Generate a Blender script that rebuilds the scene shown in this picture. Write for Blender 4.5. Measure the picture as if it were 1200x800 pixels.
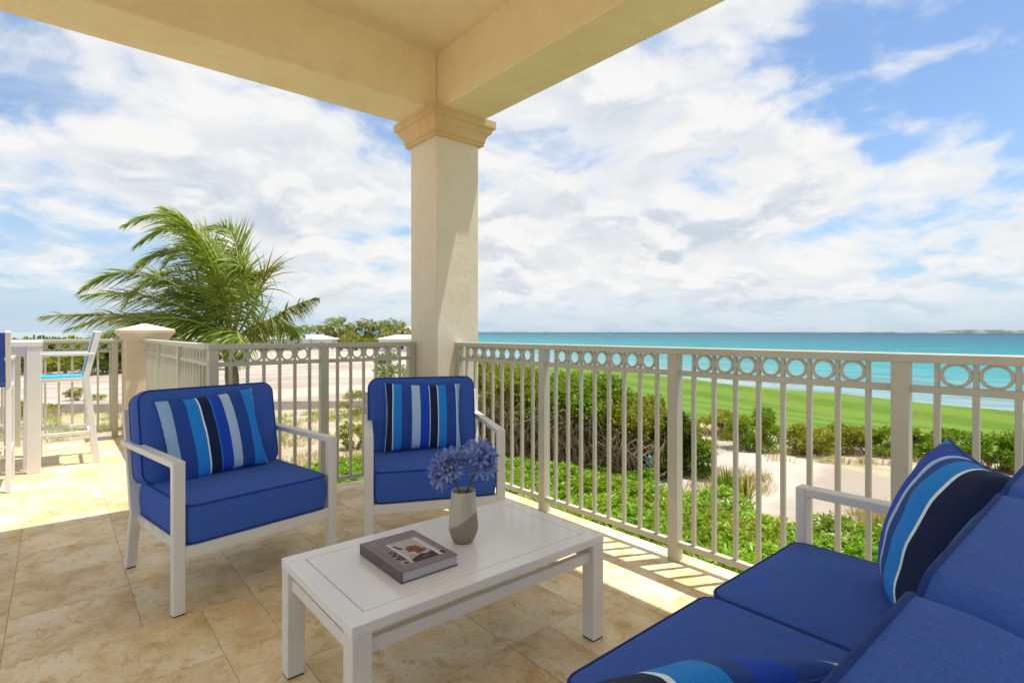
import bpy, bmesh, math, random
import numpy as np
from mathutils import Vector, Matrix, noise as mnoise

random.seed(11)
RNG = np.random.default_rng(11)
for _o in list(bpy.data.objects):
    bpy.data.objects.remove(_o, do_unlink=True)
SC = bpy.context.scene
COL = SC.collection
R = math.radians

# ------------------------------------------------------------------ camera
EYE = 1.2
FPX, HORIZON = 631.0, 389.0            # focal length and horizon row in a 1200x800 frame
YAW = R(40.3)
FWD = Vector((math.sin(YAW), math.cos(YAW), 0)); RGT = Vector((math.cos(YAW), -math.sin(YAW), 0))
cd = bpy.data.cameras.new('camera'); cam = bpy.data.objects.new('camera', cd); COL.objects.link(cam)
cam.location = (0, 0, EYE); cam.rotation_euler = (R(90), 0, -YAW)
cd.sensor_width = 36; cd.lens = 36 * FPX / 1200; cd.shift_y = -(400 - HORIZON) / 1200
cd.clip_start = 0.02; cd.clip_end = 60000
SC.camera = cam

# ------------------------------------------------------------------ light, exposure
SUN = Vector((0.235, -0.117, 1.0)).normalized()
sl = bpy.data.lights.new('sun', 'SUN'); sun = bpy.data.objects.new('sun', sl); COL.objects.link(sun)
sl.energy = 2.8; sl.angle = R(0.53); sl.color = (1.0, 0.96, 0.90)
sun.rotation_euler = (-SUN).to_track_quat('-Z', 'Y').to_euler(); sun.location = (6, -6, 20)
VS = SC.view_settings
SC.display_settings.display_device = 'sRGB'
VS.view_transform = 'Standard'; VS.look = 'None'; VS.gamma = 1; VS.use_curve_mapping = False
VS.exposure = 1.08

# ------------------------------------------------------------------ node helpers
class NT:
    def __init__(s, tree): s.t = tree; s.n = tree.nodes; s.l = tree.links
    def node(s, typ, **kw):
        n = s.n.new(typ)
        for k, v in kw.items(): setattr(n, k, v)
        return n
    def put(s, sock, v):
        if isinstance(v, bpy.types.NodeSocket): s.l.new(v, sock)
        elif isinstance(v, (tuple, list)) and len(v) == 3 and sock.type == 'RGBA': sock.default_value = (*v, 1)
        else: sock.default_value = v
    def math(s, op, a, b=None, c=None, clamp=False):
        n = s.node('ShaderNodeMath', operation=op, use_clamp=clamp)
        s.put(n.inputs[0], a)
        if b is not None: s.put(n.inputs[1], b)
        if c is not None: s.put(n.inputs[2], c)
        return n.outputs[0]
    def vmath(s, op, a, b=None):
        n = s.node('ShaderNodeVectorMath', operation=op)
        s.put(n.inputs[0], a)
        if b is not None: s.put(n.inputs[1], b)
        return n.outputs['Value'] if op in ('DOT_PRODUCT', 'LENGTH') else n.outputs[0]
    def noise(s, vec, scale, detail=4, rough=0.5, dist=0.0, color=False, lac=2.0):
        n = s.node('ShaderNodeTexNoise')
        if vec is not None: s.put(n.inputs['Vector'], vec)
        n.inputs['Scale'].default_value = scale; n.inputs['Detail'].default_value = detail
        n.inputs['Roughness'].default_value = rough; n.inputs['Distortion'].default_value = dist
        n.inputs['Lacunarity'].default_value = lac
        return n.outputs['Color' if color else 'Fac']
    def smooth(s, v, a, b, lo=0.0, hi=1.0, kind='SMOOTHSTEP'):
        n = s.node('ShaderNodeMapRange', interpolation_type=kind)
        s.put(n.inputs['Value'], v); s.put(n.inputs['From Min'], a); s.put(n.inputs['From Max'], b)
        s.put(n.inputs['To Min'], lo); s.put(n.inputs['To Max'], hi)
        return n.outputs['Result']
    def mix(s, f, a, b, mode='MIX'):
        n = s.node('ShaderNodeMix', data_type='RGBA', blend_type=mode)
        s.put(n.inputs[0], f); s.put(n.inputs[6], a); s.put(n.inputs[7], b)
        return n.outputs[2]
    def ramp(s, f, stops, interp='LINEAR'):
        n = s.node('ShaderNodeValToRGB'); cr = n.color_ramp; cr.interpolation = interp
        while len(cr.elements) < len(stops): cr.elements.new(0.5)
        for e, (p, c) in zip(cr.elements, stops): e.position = p; e.color = (*c, 1)
        s.put(n.inputs[0], f)
        return n.outputs[0]
    def xyz(s, v):
        n = s.node('ShaderNodeSeparateXYZ'); s.put(n.inputs[0], v); return n.outputs
    def comb(s, x, y, z):
        n = s.node('ShaderNodeCombineXYZ')
        for i, v in enumerate((x, y, z)): s.put(n.inputs[i], v)
        return n.outputs[0]
    def bump(s, h, strength, dist=0.01, normal=None):
        n = s.node('ShaderNodeBump'); n.inputs['Strength'].default_value = strength; n.inputs['Distance'].default_value = dist
        s.put(n.inputs['Height'], h)
        if normal is not None: s.put(n.inputs['Normal'], normal)
        return n.outputs[0]

# ------------------------------------------------------------------ sky
W = bpy.data.worlds.new('World'); SC.world = W; W.use_nodes = True
W.node_tree.nodes.clear(); N = NT(W.node_tree)
sky = N.node('ShaderNodeTexSky', sky_type='NISHITA'); sky.sun_disc = False
sky.sun_elevation = math.asin(SUN.z); sky.sun_rotation = math.atan2(SUN.x, SUN.y)
sky.air_density = 1.0; sky.dust_density = 0.6; sky.ozone_density = 2.0
gen = N.node('ShaderNodeTexCoord').outputs['Generated']
dx, dy, dz = N.xyz(gen)
zc = N.math('MAXIMUM', dz, 0.0)
kk = N.math('DIVIDE', 1.0, N.math('ADD', zc, 0.30))
P0 = N.comb(N.math('MULTIPLY', dx, kk), N.math('MULTIPLY', dy, kk), N.math('MULTIPLY', dz, 1.2))
def skydir(px, py):
    d = FWD + RGT * ((px - 600) / FPX) + Vector((0, 0, (HORIZON - py) / FPX))
    return d.normalized()
def lobe(px, py, r0, r1):
    d = skydir(px, py)
    return N.smooth(N.vmath('DOT_PRODUCT', gen, (d.x, d.y, d.z)), math.cos(R(r1)), math.cos(R(r0)))
CLOUD_SEED = (3.7, 1.9, 0.4)
Pc = N.vmath('ADD', P0, CLOUD_SEED)
wc = N.noise(Pc, 2.2, 3, 0.5, color=True)
wv = N.vmath('SCALE', N.vmath('SUBTRACT', wc, (0.5, 0.5, 0.5))); wv.node.inputs['Scale'].default_value = 0.30
Pw = N.vmath('ADD', Pc, wv)
big = N.noise(Pw, 1.7, 2.0, 0.5)
fine = N.noise(Pw, 4.2, 11, 0.55)
soft = N.noise(Pw, 4.2, 8.0, 0.5)
step = 0.055
upd = N.comb(N.math('MULTIPLY', dx, N.math('MULTIPLY', kk, -step)), N.math('MULTIPLY', dy, N.math('MULTIPLY', kk, -step)), 0.05)
soft_up = N.noise(N.vmath('ADD', Pw, upd), 4.2, 8.0, 0.5)
dens = N.math('ADD', N.math('MULTIPLY', big, 0.5), N.math('MULTIPLY', fine, 0.5))
# gaps and banks that the photograph shows
gap = N.math('MAXIMUM', lobe(1120, 80, 6, 16), N.math('MULTIPLY', lobe(40, 345, 3, 17), 0.6))
bank = N.math('MAXIMUM', N.math('MULTIPLY', lobe(850, 240, 8, 30), 1.0), N.math('MULTIPLY', lobe(350, 240, 3, 14), 0.9))
bank = N.math('MAXIMUM', bank, N.math('MULTIPLY', lobe(760, 40, 4, 15), 1.0))
bank = N.math('MAXIMUM', bank, N.math('MULTIPLY', lobe(1000, 20, 1, 6), 0.9))
bank = N.math('MAXIMUM', bank, N.math('MULTIPLY', lobe(130, 110, 6, 20), 0.7))
thr = N.math('ADD', 0.484, N.math('SUBTRACT', N.math('MULTIPLY', gap, 0.115), N.math('MULTIPLY', bank, 0.085)))
rel = N.math('SUBTRACT', dens, thr)
cov = N.smooth(rel, -0.065, 0.065)
# thin streaked veil
Ps = N.vmath('MULTIPLY', P0, (0.55, 1.5, 1.0))
veil = N.smooth(N.noise(N.vmath('ADD', Ps, wv), 2.2, 8, 0.58), 0.36, 0.74, 0.05, 0.80)
veil = N.math('MULTIPLY', veil, N.math('SUBTRACT', 1.0, N.math('MULTIPLY', lobe(1120, 80, 4, 16), 0.85)))
relief = N.smooth(N.math('SUBTRACT', soft_up, soft), -0.07, 0.13)
shade = N.math('MULTIPLY', N.math('MULTIPLY', relief, N.smooth(rel, 0.0, 0.14)), 0.72)
shade = N.math('ADD', shade, N.math('MULTIPLY', N.smooth(fine, 0.40, 0.62, 0.22, 0.0), N.smooth(rel, 0.0, 0.06)))
white = (5.35, 5.35, 5.3); grey = (3.3, 3.75, 4.3)
ccol = N.mix(shade, white, grey)
blue = N.mix(1.0, sky.outputs[0], (0.84, 0.92, 0.98), 'MULTIPLY')
hz = N.smooth(zc, 0.0, 0.30, 0.75, 0.0)
blue = N.mix(hz, blue, (2.5, 3.6, 4.7))
s1 = N.mix(veil, blue, (3.7, 4.25, 4.95))
hcov = N.math('MULTIPLY', cov, N.smooth(zc, 0.0, 0.09, 0.2, 1.0))
s2 = N.mix(hcov, s1, ccol)
bg = N.node('ShaderNodeBackground'); bg.inputs['Strength'].default_value = 0.083
N.put(bg.inputs['Color'], s2)
N.l.new(bg.outputs[0], N.node('ShaderNodeOutputWorld').inputs[0])
W.cycles.sampling_method = 'MANUAL'; W.cycles.sample_map_resolution = 512

# ------------------------------------------------------------------ materials
MATS = {}
def newmat(name):
    m = bpy.data.materials.new(name); m.use_nodes = True; m.node_tree.nodes.clear()
    T = NT(m.node_tree); b = T.node('ShaderNodeBsdfPrincipled'); o = T.node('ShaderNodeOutputMaterial')
    T.l.new(b.outputs[0], o.inputs[0]); MATS[name] = m
    return m, T, b, o
def coord(T, kind='Object'): return T.node('ShaderNodeTexCoord').outputs[kind]
def wpos(T): return T.node('ShaderNodeNewGeometry').outputs['Position']
def painted(name, col, rough=0.4, var=0.06, bump=0.05, scale=60):
    m, T, b, o = newmat(name); c = wpos(T)
    n = T.noise(c, 2.3, 5, 0.6); n2 = T.noise(c, scale, 3, 0.6)
    dark = tuple(v * (1 - var * 2.2) for v in col)
    T.put(b.inputs['Base Color'], T.mix(T.smooth(n, 0.35, 0.7), dark, col))
    T.put(b.inputs['Roughness'], T.smooth(n2, 0.2, 0.8, rough * 0.8, rough * 1.25))
    T.put(b.inputs['Normal'], T.bump(n2, bump, 0.002))
    return m
painted('rail_paint', (0.53, 0.53, 0.44), 0.42, 0.05)
painted('frame_white', (0.76, 0.76, 0.74), 0.38, 0.03)
painted('table_white', (0.84, 0.84, 0.85), 0.14, 0.02, 0.02)
painted('bar_white', (0.74, 0.74, 0.74), 0.35, 0.03)
painted('pad_brown', (0.10, 0.06, 0.04), 0.7)
painted('groove', (0.25, 0.26, 0.28), 0.6)
def stucco(name, col, warm):
    m, T, b, o = newmat(name); c = wpos(T)
    n = T.noise(c, 1.6, 6, 0.62); n3 = T.noise(c, 7.0, 4, 0.6); n2 = T.noise(c, 120, 4, 0.7)
    a = T.mix(T.smooth(n, 0.3, 0.72), warm, col)
    a = T.mix(T.smooth(n3, 0.45, 0.75, 0, 0.35), a, tuple(v * 0.86 for v in warm)); a = T.mix(T.smooth(n2, 0.5, 0.72, 0, 0.4), a, tuple(v * 0.74 for v in warm))
    T.put(b.inputs['Base Color'], a); b.inputs['Roughness'].default_value = 0.85
    T.put(b.inputs['Normal'], T.bump(n2, 0.7, 0.006, T.bump(n3, 0.35, 0.015)))
    return m
stucco('stucco_roof', (0.82, 0.72, 0.50), (0.78, 0.66, 0.43))
stucco('stucco_column', (0.78, 0.72, 0.60), (0.72, 0.655, 0.52))
stucco('capital_stone', (0.70, 0.53, 0.30), (0.60, 0.43, 0.22))
stucco('pillar_stone', (0.72, 0.60, 0.46), (0.66, 0.54, 0.40))
# travertine
def travertine(name, grout=False):
    m, T, b, o = newmat(name); c = wpos(T)
    info = T.node('ShaderNodeObjectInfo')
    rnd = info.outputs['Random']
    off = T.comb(T.math('MULTIPLY', rnd, 37.0), T.math('MULTIPLY', rnd, 91.0), 0.0)
    p = T.vmath('ADD', c, off)
    pst = T.vmath('MULTIPLY', p, (1.15, 1.0, 1.0))
    n1 = T.noise(pst, 3.0, 6, 0.62, 0.4); n2 = T.noise(pst, 9, 9, 0.70, 0.5); n3 = T.noise(p, 60, 6, 0.72)
    a = T.ramp(n1, [(0.32, (0.58, 0.39, 0.17)), (0.43, (0.71, 0.52, 0.26)), (0.53, (0.79, 0.62, 0.36)), (0.66, (0.85, 0.74, 0.53))])
    a = T.mix(T.smooth(n2, 0.51, 0.66, 0, 0.70), a, (0.54, 0.33, 0.11))
    a = T.mix(T.smooth(n2, 0.32, 0.47, 0.6, 0), a, (0.82, 0.70, 0.52))
    a = T.mix(T.smooth(n3, 0.54, 0.66, 0, 0.6), a, (0.40, 0.25, 0.11))
    v = T.math('ADD', 0.90, T.math('MULTIPLY', rnd, 0.18))
    a = T.mix(1.0, a, T.comb(v, v, v), 'MULTIPLY')
    if grout: a = T.mix(T.noise(c, 30, 3), (0.60, 0.46, 0.28), (0.74, 0.60, 0.42))
    T.put(b.inputs['Base Color'], a)
    T.put(b.inputs['Roughness'], T.smooth(n2, 0.3, 0.7, 0.38, 0.62))
    T.put(b.inputs['Normal'], T.bump(n3, 0.25, 0.003))
    return m
travertine('travertine'); travertine('grout', True)
# woven acrylic
def fabric_nodes(T, b, base):
    c = coord(T)
    w = T.math('MULTIPLY', T.math('ADD', T.noise(T.vmath('MULTIPLY', c, (1, 9, 9)), 60, 4, 0.7), T.noise(T.vmath('MULTIPLY', c, (9, 1, 1)), 60, 4, 0.7)), 0.5); m = T.noise(c, 7, 4, 0.55)
    x, y, z = T.xyz(T.vmath('MULTIPLY', c, (3400, 3400, 3400)))
    weave = T.math('MULTIPLY', T.math('SINE', x), T.math('SINE', T.math('ADD', y, z)))
    T.put(b.inputs['Base Color'], T.mix(T.smooth(w, 0.36, 0.64, 0, 0.6), base, T.mix(1.0, base, (1.7, 1.6, 1.4), 'MULTIPLY')))
    b.inputs['Roughness'].default_value = 0.82
    b.inputs['Sheen Weight'].default_value = 0.03; b.inputs['Sheen Roughness'].default_value = 0.5
    b.inputs['Specular IOR Level'].default_value = 0.12
    T.put(b.inputs['Normal'], T.bump(T.math('ADD', weave, T.math('MULTIPLY', w, 2.0)), 0.10, 0.0008, T.bump(m, 0.30, 0.025)))
m, T, b, o = newmat('fabric_blue'); fabric_nodes(T, b, (0.038, 0.100, 0.42))
m, T, b, o = newmat('piping_blue'); fabric_nodes(T, b, (0.014, 0.040, 0.20))
m, T, b, o = newmat('piping_pale'); fabric_nodes(T, b, (0.30, 0.48, 0.66))
m, T, b, o = newmat('piping_dark'); fabric_nodes(T, b, (0.02, 0.06, 0.22))
STEEL, NAVY, CYAN, LINE, INK, ROYAL, PALE = (0.22, 0.39, 0.64), (0.020, 0.062, 0.30), (0.016, 0.21, 0.70), (0.62, 0.76, 0.86), (0.010, 0.020, 0.07), (0.012, 0.06, 0.48), (0.33, 0.49, 0.74)
PATTERN = [(0, STEEL), (.10, NAVY), (.235, CYAN), (.355, LINE), (.37, INK), (.475, CYAN), (.485, ROYAL), (.60, PALE), (.70, NAVY), (.845, CYAN)]
PATTERN2 = [(0, INK), (.085, LINE), (.095, CYAN), (.20, NAVY), (.33, PALE), (.44, ROYAL), (.56, LINE), (.57, INK), (.67, LINE), (.68, CYAN), (.79, NAVY), (.93, LINE), (.945, STEEL)]
def striped(name, pat, width):
    m, T, b, o = newmat(name)
    x, y, z = T.xyz(coord(T))
    f = T.math('ADD', T.math('DIVIDE', x, width), 0.5)
    wob = T.math('MULTIPLY', T.math('SUBTRACT', T.noise(coord(T), 6, 2), 0.5), 0.012)
    fabric_nodes(T, b, T.ramp(T.math('ADD', f, wob), pat, 'CONSTANT'))
striped('stripe_a', PATTERN, 0.47); striped('stripe_b', PATTERN2, 0.47)
PATTERN3 = [(0, CYAN), (.10, NAVY), (.25, ROYAL), (.42, PALE), (.475, NAVY), (.57, CYAN), (.74, LINE), (.765, INK)]
PATTERN4 = [(0, PALE), (.09, NAVY), (.24, ROYAL), (.36, NAVY), (.44, CYAN), (.60, LINE), (.625, INK), (.86, CYAN)]
striped('stripe_c', PATTERN3, 0.47); striped('stripe_d', PATTERN4, 0.47)
def plain(name, col, rough=0.6, spec=0.4):
    m, T, b, o = newmat(name)
    n = T.noise(coord(T), 40, 4, 0.6)
    T.put(b.inputs['Base Color'], T.mix(T.smooth(n, 0.3, 0.7), tuple(v * 0.88 for v in col), col))
    b.inputs['Roughness'].default_value = rough; b.inputs['Specular IOR Level'].default_value = spec
    return m
plain('sling_cyan', (0.02, 0.42, 0.72), 0.6); plain('sling_blue', (0.02, 0.08, 0.42), 0.6); plain('sling_steel', (0.10, 0.24, 0.48), 0.6)
plain('book_cover', (0.24, 0.20, 0.21), 0.45); plain('book_spine', (0.13, 0.105, 0.105), 0.5)
plain('p_grey', (0.50, 0.49, 0.49)); plain('p_white', (0.74, 0.74, 0.73)); plain('p_rust', (0.26, 0.075, 0.025)); plain('p_dark', (0.035, 0.022, 0.025))
plain('p_leaf', (0.015, 0.045, 0.03)); plain('p_tan', (0.46, 0.36, 0.30)); plain('p_lilac', (0.48, 0.46, 0.56))
m, T, b, o = newmat('pages'); x, y, z = T.xyz(coord(T))
T.put(b.inputs['Base Color'], T.mix(T.math('MULTIPLY', T.math('ADD', T.math('SINE', T.math('MULTIPLY', z, 3600)), 1.0), 0.5), (0.42, 0.42, 0.43), (0.58, 0.58, 0.58)))
b.inputs['Roughness'].default_value = 0.8
# vase with two glazes that meet on a slant
m, T, b, o = newmat('vase_glaze'); c = coord(T); x, y, z = T.xyz(c)
pl = T.math('SUBTRACT', z, T.math('ADD', 0.088, T.math('MULTIPLY', T.math('ADD', T.math('MULTIPLY', x, RGT.x), T.math('MULTIPLY', y, RGT.y)), 0.62)))
up_ = T.smooth(pl, -0.0006, 0.0006)
sp = T.smooth(T.noise(c, 260, 3, 0.7), 0.60, 0.72, 0, 0.4)
T.put(b.inputs['Base Color'], T.mix(up_, T.mix(sp, (0.30, 0.255, 0.18), (0.2, 0.16, 0.11)), T.mix(sp, (0.50, 0.46, 0.38), (0.32, 0.28, 0.22))))
T.put(b.inputs['Roughness'], T.smooth(up_, 0, 1, 0.55, 0.22)); T.put(b.inputs['Normal'], T.bump(up_, 0.3, 0.002))
# foliage: one builder, diffuse + light through the leaf
def leafmat(name, cols, rough=0.5, trans=0.35, scale=0.6):
    m, T, b, o = newmat(name); c = wpos(T)
    n = T.noise(c, scale, 3, 0.6); n2 = T.noise(c, 9.0, 2, 0.5)
    f = T.math('ADD', T.math('MULTIPLY', n, 0.45), T.math('MULTIPLY', n2, 0.55))
    k = len(cols); col = T.ramp(f, [(0.30 + 0.40 * i / (k - 1), q) for i, q in enumerate(cols)])
    T.put(b.inputs['Base Color'], col); b.inputs['Roughness'].default_value = rough
    b.inputs['Specular IOR Level'].default_value = 0.35
    tr = T.node('ShaderNodeBsdfTranslucent'); T.put(tr.inputs[0], T.mix(1.0, col, (1.25, 1.35, 0.5), 'MULTIPLY'))
    mx = T.node('ShaderNodeMixShader'); mx.inputs[0].default_value = trans
    T.l.new(b.outputs[0], mx.inputs[1]); T.l.new(tr.outputs[0], mx.inputs[2]); T.l.new(mx.outputs[0], o.inputs[0])
leafmat('leaf_cover', [(0.10, 0.23, 0.015), (0.20, 0.36, 0.02), (0.31, 0.46, 0.035), (0.46, 0.56, 0.09)], 0.35)
leafmat('leaf_bush', [(0.05, 0.11, 0.014), (0.13, 0.23, 0.02), (0.24, 0.32, 0.03), (0.38, 0.38, 0.06)], 0.4)
leafmat('leaf_olive', [(0.11, 0.12, 0.018), (0.22, 0.23, 0.03), (0.34, 0.32, 0.05), (0.44, 0.38, 0.10)], 0.5)
leafmat('leaf_dark', [(0.02, 0.04, 0.010), (0.05, 0.09, 0.014), (0.09, 0.13, 0.02), (0.15, 0.17, 0.03)], 0.45)
leafmat('leaf_palm', [(0.055, 0.11, 0.014), (0.15, 0.225, 0.028), (0.27, 0.33, 0.05), (0.44, 0.44, 0.13)], 0.32, 0.3, 0.9)
leafmat('leaf_palm_yellow', [(0.10, 0.14, 0.03), (0.18, 0.20, 0.04), (0.28, 0.25, 0.06), (0.32, 0.26, 0.09)], 0.4, 0.3)
leafmat('dry_grass', [(0.22, 0.20, 0.06), (0.36, 0.29, 0.12), (0.46, 0.38, 0.18), (0.52, 0.44, 0.25)], 0.7, 0.25)
leafmat('twig_grass', [(0.17, 0.11, 0.07), (0.28, 0.19, 0.125), (0.40, 0.29, 0.20)], 0.9, 0.0)
leafmat('flower_blue', [(0.12, 0.17, 0.66), (0.24, 0.31, 0.84), (0.46, 0.53, 0.94)], 0.5, 0.4, 40)
plain('stem_green', (0.06, 0.12, 0.03), 0.5); plain('pedicel', (0.22, 0.28, 0.07), 0.6)
plain('rachis', (0.36, 0.34, 0.09), 0.5); plain('bark', (0.19, 0.15, 0.10), 0.9); plain('husk', (0.28, 0.13, 0.06), 0.9)
plain('lamp_teal', (0.04, 0.30, 0.38), 0.4)
plain('house_white', (0.74, 0.72, 0.68), 0.8); plain('roof_mint', (0.52, 0.64, 0.60), 0.7); plain('roof_white', (0.78, 0.78, 0.76), 0.7)
plain('window_dark', (0.03, 0.04, 0.05), 0.15); plain('roof_tan', (0.55, 0.46, 0.36), 0.8); plain('car_dark', (0.02, 0.02, 0.025), 0.25)
# ground
m, T, b, o = newmat('ground_sand'); c = wpos(T)
n1 = T.noise(c, 0.22, 6, 0.6); n2 = T.noise(c, 1.8, 6, 0.65); n3 = T.noise(c, 14, 5, 0.7)
a = T.mix(T.smooth(n2, 0.35, 0.7), (0.38, 0.31, 0.20), (0.50, 0.43, 0.32))
a = T.mix(T.smooth(n1, 0.48, 0.62, 0, 0.7), a, (0.40, 0.36, 0.15))
a = T.mix(T.smooth(n3, 0.58, 0.75, 0, 0.5), a, (0.28, 0.22, 0.12))
T.put(b.inputs['Base Color'], a); b.inputs['Roughness'].default_value = 0.95; T.put(b.inputs['Normal'], T.bump(n3, 0.6, 0.06, T.bump(n2, 0.5, 0.3)))
m, T, b, o = newmat('white_sand'); c = wpos(T)
n1 = T.noise(T.vmath('MULTIPLY', c, (0.35, 1.0, 1)), 0.35, 6, 0.6); n2 = T.noise(c, 2.4, 6, 0.65); n3 = T.noise(c, 22, 4, 0.7)
a = T.mix(T.smooth(n1, 0.4, 0.62), (0.34, 0.285, 0.225), (0.49, 0.43, 0.36))
a = T.mix(T.smooth(n2, 0.55, 0.75, 0, 0.5), a, (0.30, 0.24, 0.19))
T.put(b.inputs['Base Color'], a); b.inputs['Roughness'].default_value = 0.95; T.put(b.inputs['Normal'], T.bump(n3, 0.5, 0.03, T.bump(n2, 0.5, 0.2)))
m, T, b, o = newmat('kerb_stone'); c = wpos(T)
T.put(b.inputs['Base Color'], T.mix(T.noise(c, 3, 5, 0.7), (0.20, 0.17, 0.14), (0.42, 0.37, 0.32))); b.inputs['Roughness'].default_value = 0.9
m, T, b, o = newmat('lawn'); c = wpos(T)
x, y, z = T.xyz(c)
st = T.math('SINE', T.math('ADD', T.math('MULTIPLY', T.math('SUBTRACT', x, T.math('MULTIPLY', y, 0.22)), 2.1), T.math('MULTIPLY', T.noise(c, 0.15, 2), 2.0)))
n1 = T.noise(c, 0.5, 6, 0.68); n2 = T.noise(c, 9, 6, 0.75)
a = T.mix(T.smooth(st, -0.6, 0.6), (0.082, 0.168, 0.016), (0.125, 0.215, 0.024))
a = T.mix(T.smooth(n1, 0.45, 0.68, 0, 0.6), a, (0.17, 0.195, 0.03)); a = T.mix(T.smooth(n2, 0.5, 0.75, 0, 0.45), a, (0.08, 0.13, 0.014))
T.put(b.inputs['Base Color'], a); b.inputs['Roughness'].default_value = 0.9; b.inputs['Specular IOR Level'].default_value = 0.15; T.put(b.inputs['Normal'], T.bump(n2, 0.7, 0.05))
m, T, b, o = newmat('far_land'); c = wpos(T)
T.put(b.inputs['Base Color'], T.mix(T.smooth(T.noise(c, 0.012, 6, 0.7), 0.42, 0.6), (0.07, 0.11, 0.08), (0.17, 0.20, 0.15))); b.inputs['Roughness'].default_value = 0.95
# sea: colour follows the water's depth away from the shore
SHORE0, SHORE_K = 41.0, 0.30
m, T, b, o = newmat('sea'); c = wpos(T); x, y, z = T.xyz(c)
sd = T.math('SUBTRACT', x, T.math('ADD', SHORE0, T.math('MULTIPLY', y, SHORE_K)))
lg = T.math('LOGARITHM', T.math('ADD', T.math('MAXIMUM', sd, 0.0), 4.0), 10.0)
lg = T.math('ADD', lg, T.math('MULTIPLY', T.math('SUBTRACT', T.noise(T.vmath('MULTIPLY', c, (1, 0.45, 1)), 0.02, 5, 0.6), 0.5), 0.45))
lg = T.math('ADD', lg, T.math('MULTIPLY', T.math('SUBTRACT', T.noise(T.vmath('MULTIPLY', c, (1, 0.3, 1)), 0.16, 4, 0.6), 0.5), 0.22))
a = T.ramp(T.math('DIVIDE', lg, 4.0), [(0.16, (0.33, 0.38, 0.36)), (0.29, (0.20, 0.31, 0.31)), (0.37, (0.10, 0.27, 0.27)), (0.44, (0.03, 0.25, 0.265)), (0.52, (0.008, 0.205, 0.235)), (0.62, (0.005, 0.13, 0.18)), (0.80, (0.004, 0.050, 0.10))])
foam = T.smooth(T.noise(T.vmath('MULTIPLY', c, (1, 0.22, 1)), 0.55, 7, 0.7), 0.60, 0.72, 0, 0.55)
foam = T.math('MULTIPLY', foam, T.smooth(lg, 1.5, 2.3, 1.0, 0.25))
a = T.mix(T.smooth(T.noise(T.vmath('MULTIPLY', c, (1, 0.25, 1)), 0.3, 6, 0.65), 0.40, 0.58, 0.65, 0), a, T.mix(1.0, a, (0.50, 0.60, 0.68), 'MULTIPLY'))
a = T.mix(foam, a, (0.5, 0.55, 0.55))
T.put(b.inputs['Base Color'], a); b.inputs['Roughness'].default_value = 0.35; b.inputs['Specular IOR Level'].default_value = 0.05
wv1 = T.noise(T.vmath('MULTIPLY', c, (1, 0.5, 1)), 0.5, 6, 0.65); wv2 = T.noise(T.vmath('MULTIPLY', c, (1, 0.5, 1)), 0.05, 5, 0.6)
T.put(b.inputs['Normal'], T.bump(wv1, 0.8, 0.6, T.bump(wv2, 0.6, 3.0)))

# ------------------------------------------------------------------ mesh helpers
def link(name, me, mat=None, parent=None, loc=(0, 0, 0), rot=(0, 0, 0)):
    o = bpy.data.objects.new(name, me); COL.objects.link(o)
    if mat and me is not None and not me.materials: me.materials.append(MATS[mat])
    o.location = loc; o.rotation_euler = rot
    if parent: o.parent = parent
    return o
def tag(o, label=None, cat=None, group=None, kind=None):
    if label: o['label'] = label
    if cat: o['category'] = cat
    if group: o['group'] = group
    if kind: o['kind'] = kind
    return o
def empty(name, loc=(0, 0, 0), rz=0.0, label=None, cat=None, group=None):
    o = bpy.data.objects.new(name, None); COL.objects.link(o); o.empty_display_size = 0.1
    o.location = loc; o.rotation_euler = (0, 0, rz); tag(o, label, cat, group)
    return o
def copy_tree(o, parent=None):
    c = o.copy(); COL.objects.link(c); c.parent = parent
    for ch in o.children: copy_tree(ch, c)
    return c
def setsmooth(me, on=True):
    me.polygons.foreach_set('use_smooth', [on] * len(me.polygons)); me.update()
def me_py(name, v, f, smooth=False):
    me = bpy.data.meshes.new(name); me.from_pydata([tuple(q) for q in v], [], f); me.update()
    if smooth: setsmooth(me)
    return me
def me_np(name, v, q):
    v = np.asarray(v, dtype=np.float32).reshape(-1, 3); q = np.asarray(q, dtype=np.int32); k = q.shape[1]
    me = bpy.data.meshes.new(name); me.vertices.add(len(v)); me.vertices.foreach_set('co', v.ravel())
    me.loops.add(q.size); me.loops.foreach_set('vertex_index', q.ravel()); me.polygons.add(len(q))
    me.polygons.foreach_set('loop_start', np.arange(0, q.size, k, dtype=np.int32))
    me.update(calc_edges=True); me.validate()
    return me
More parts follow.
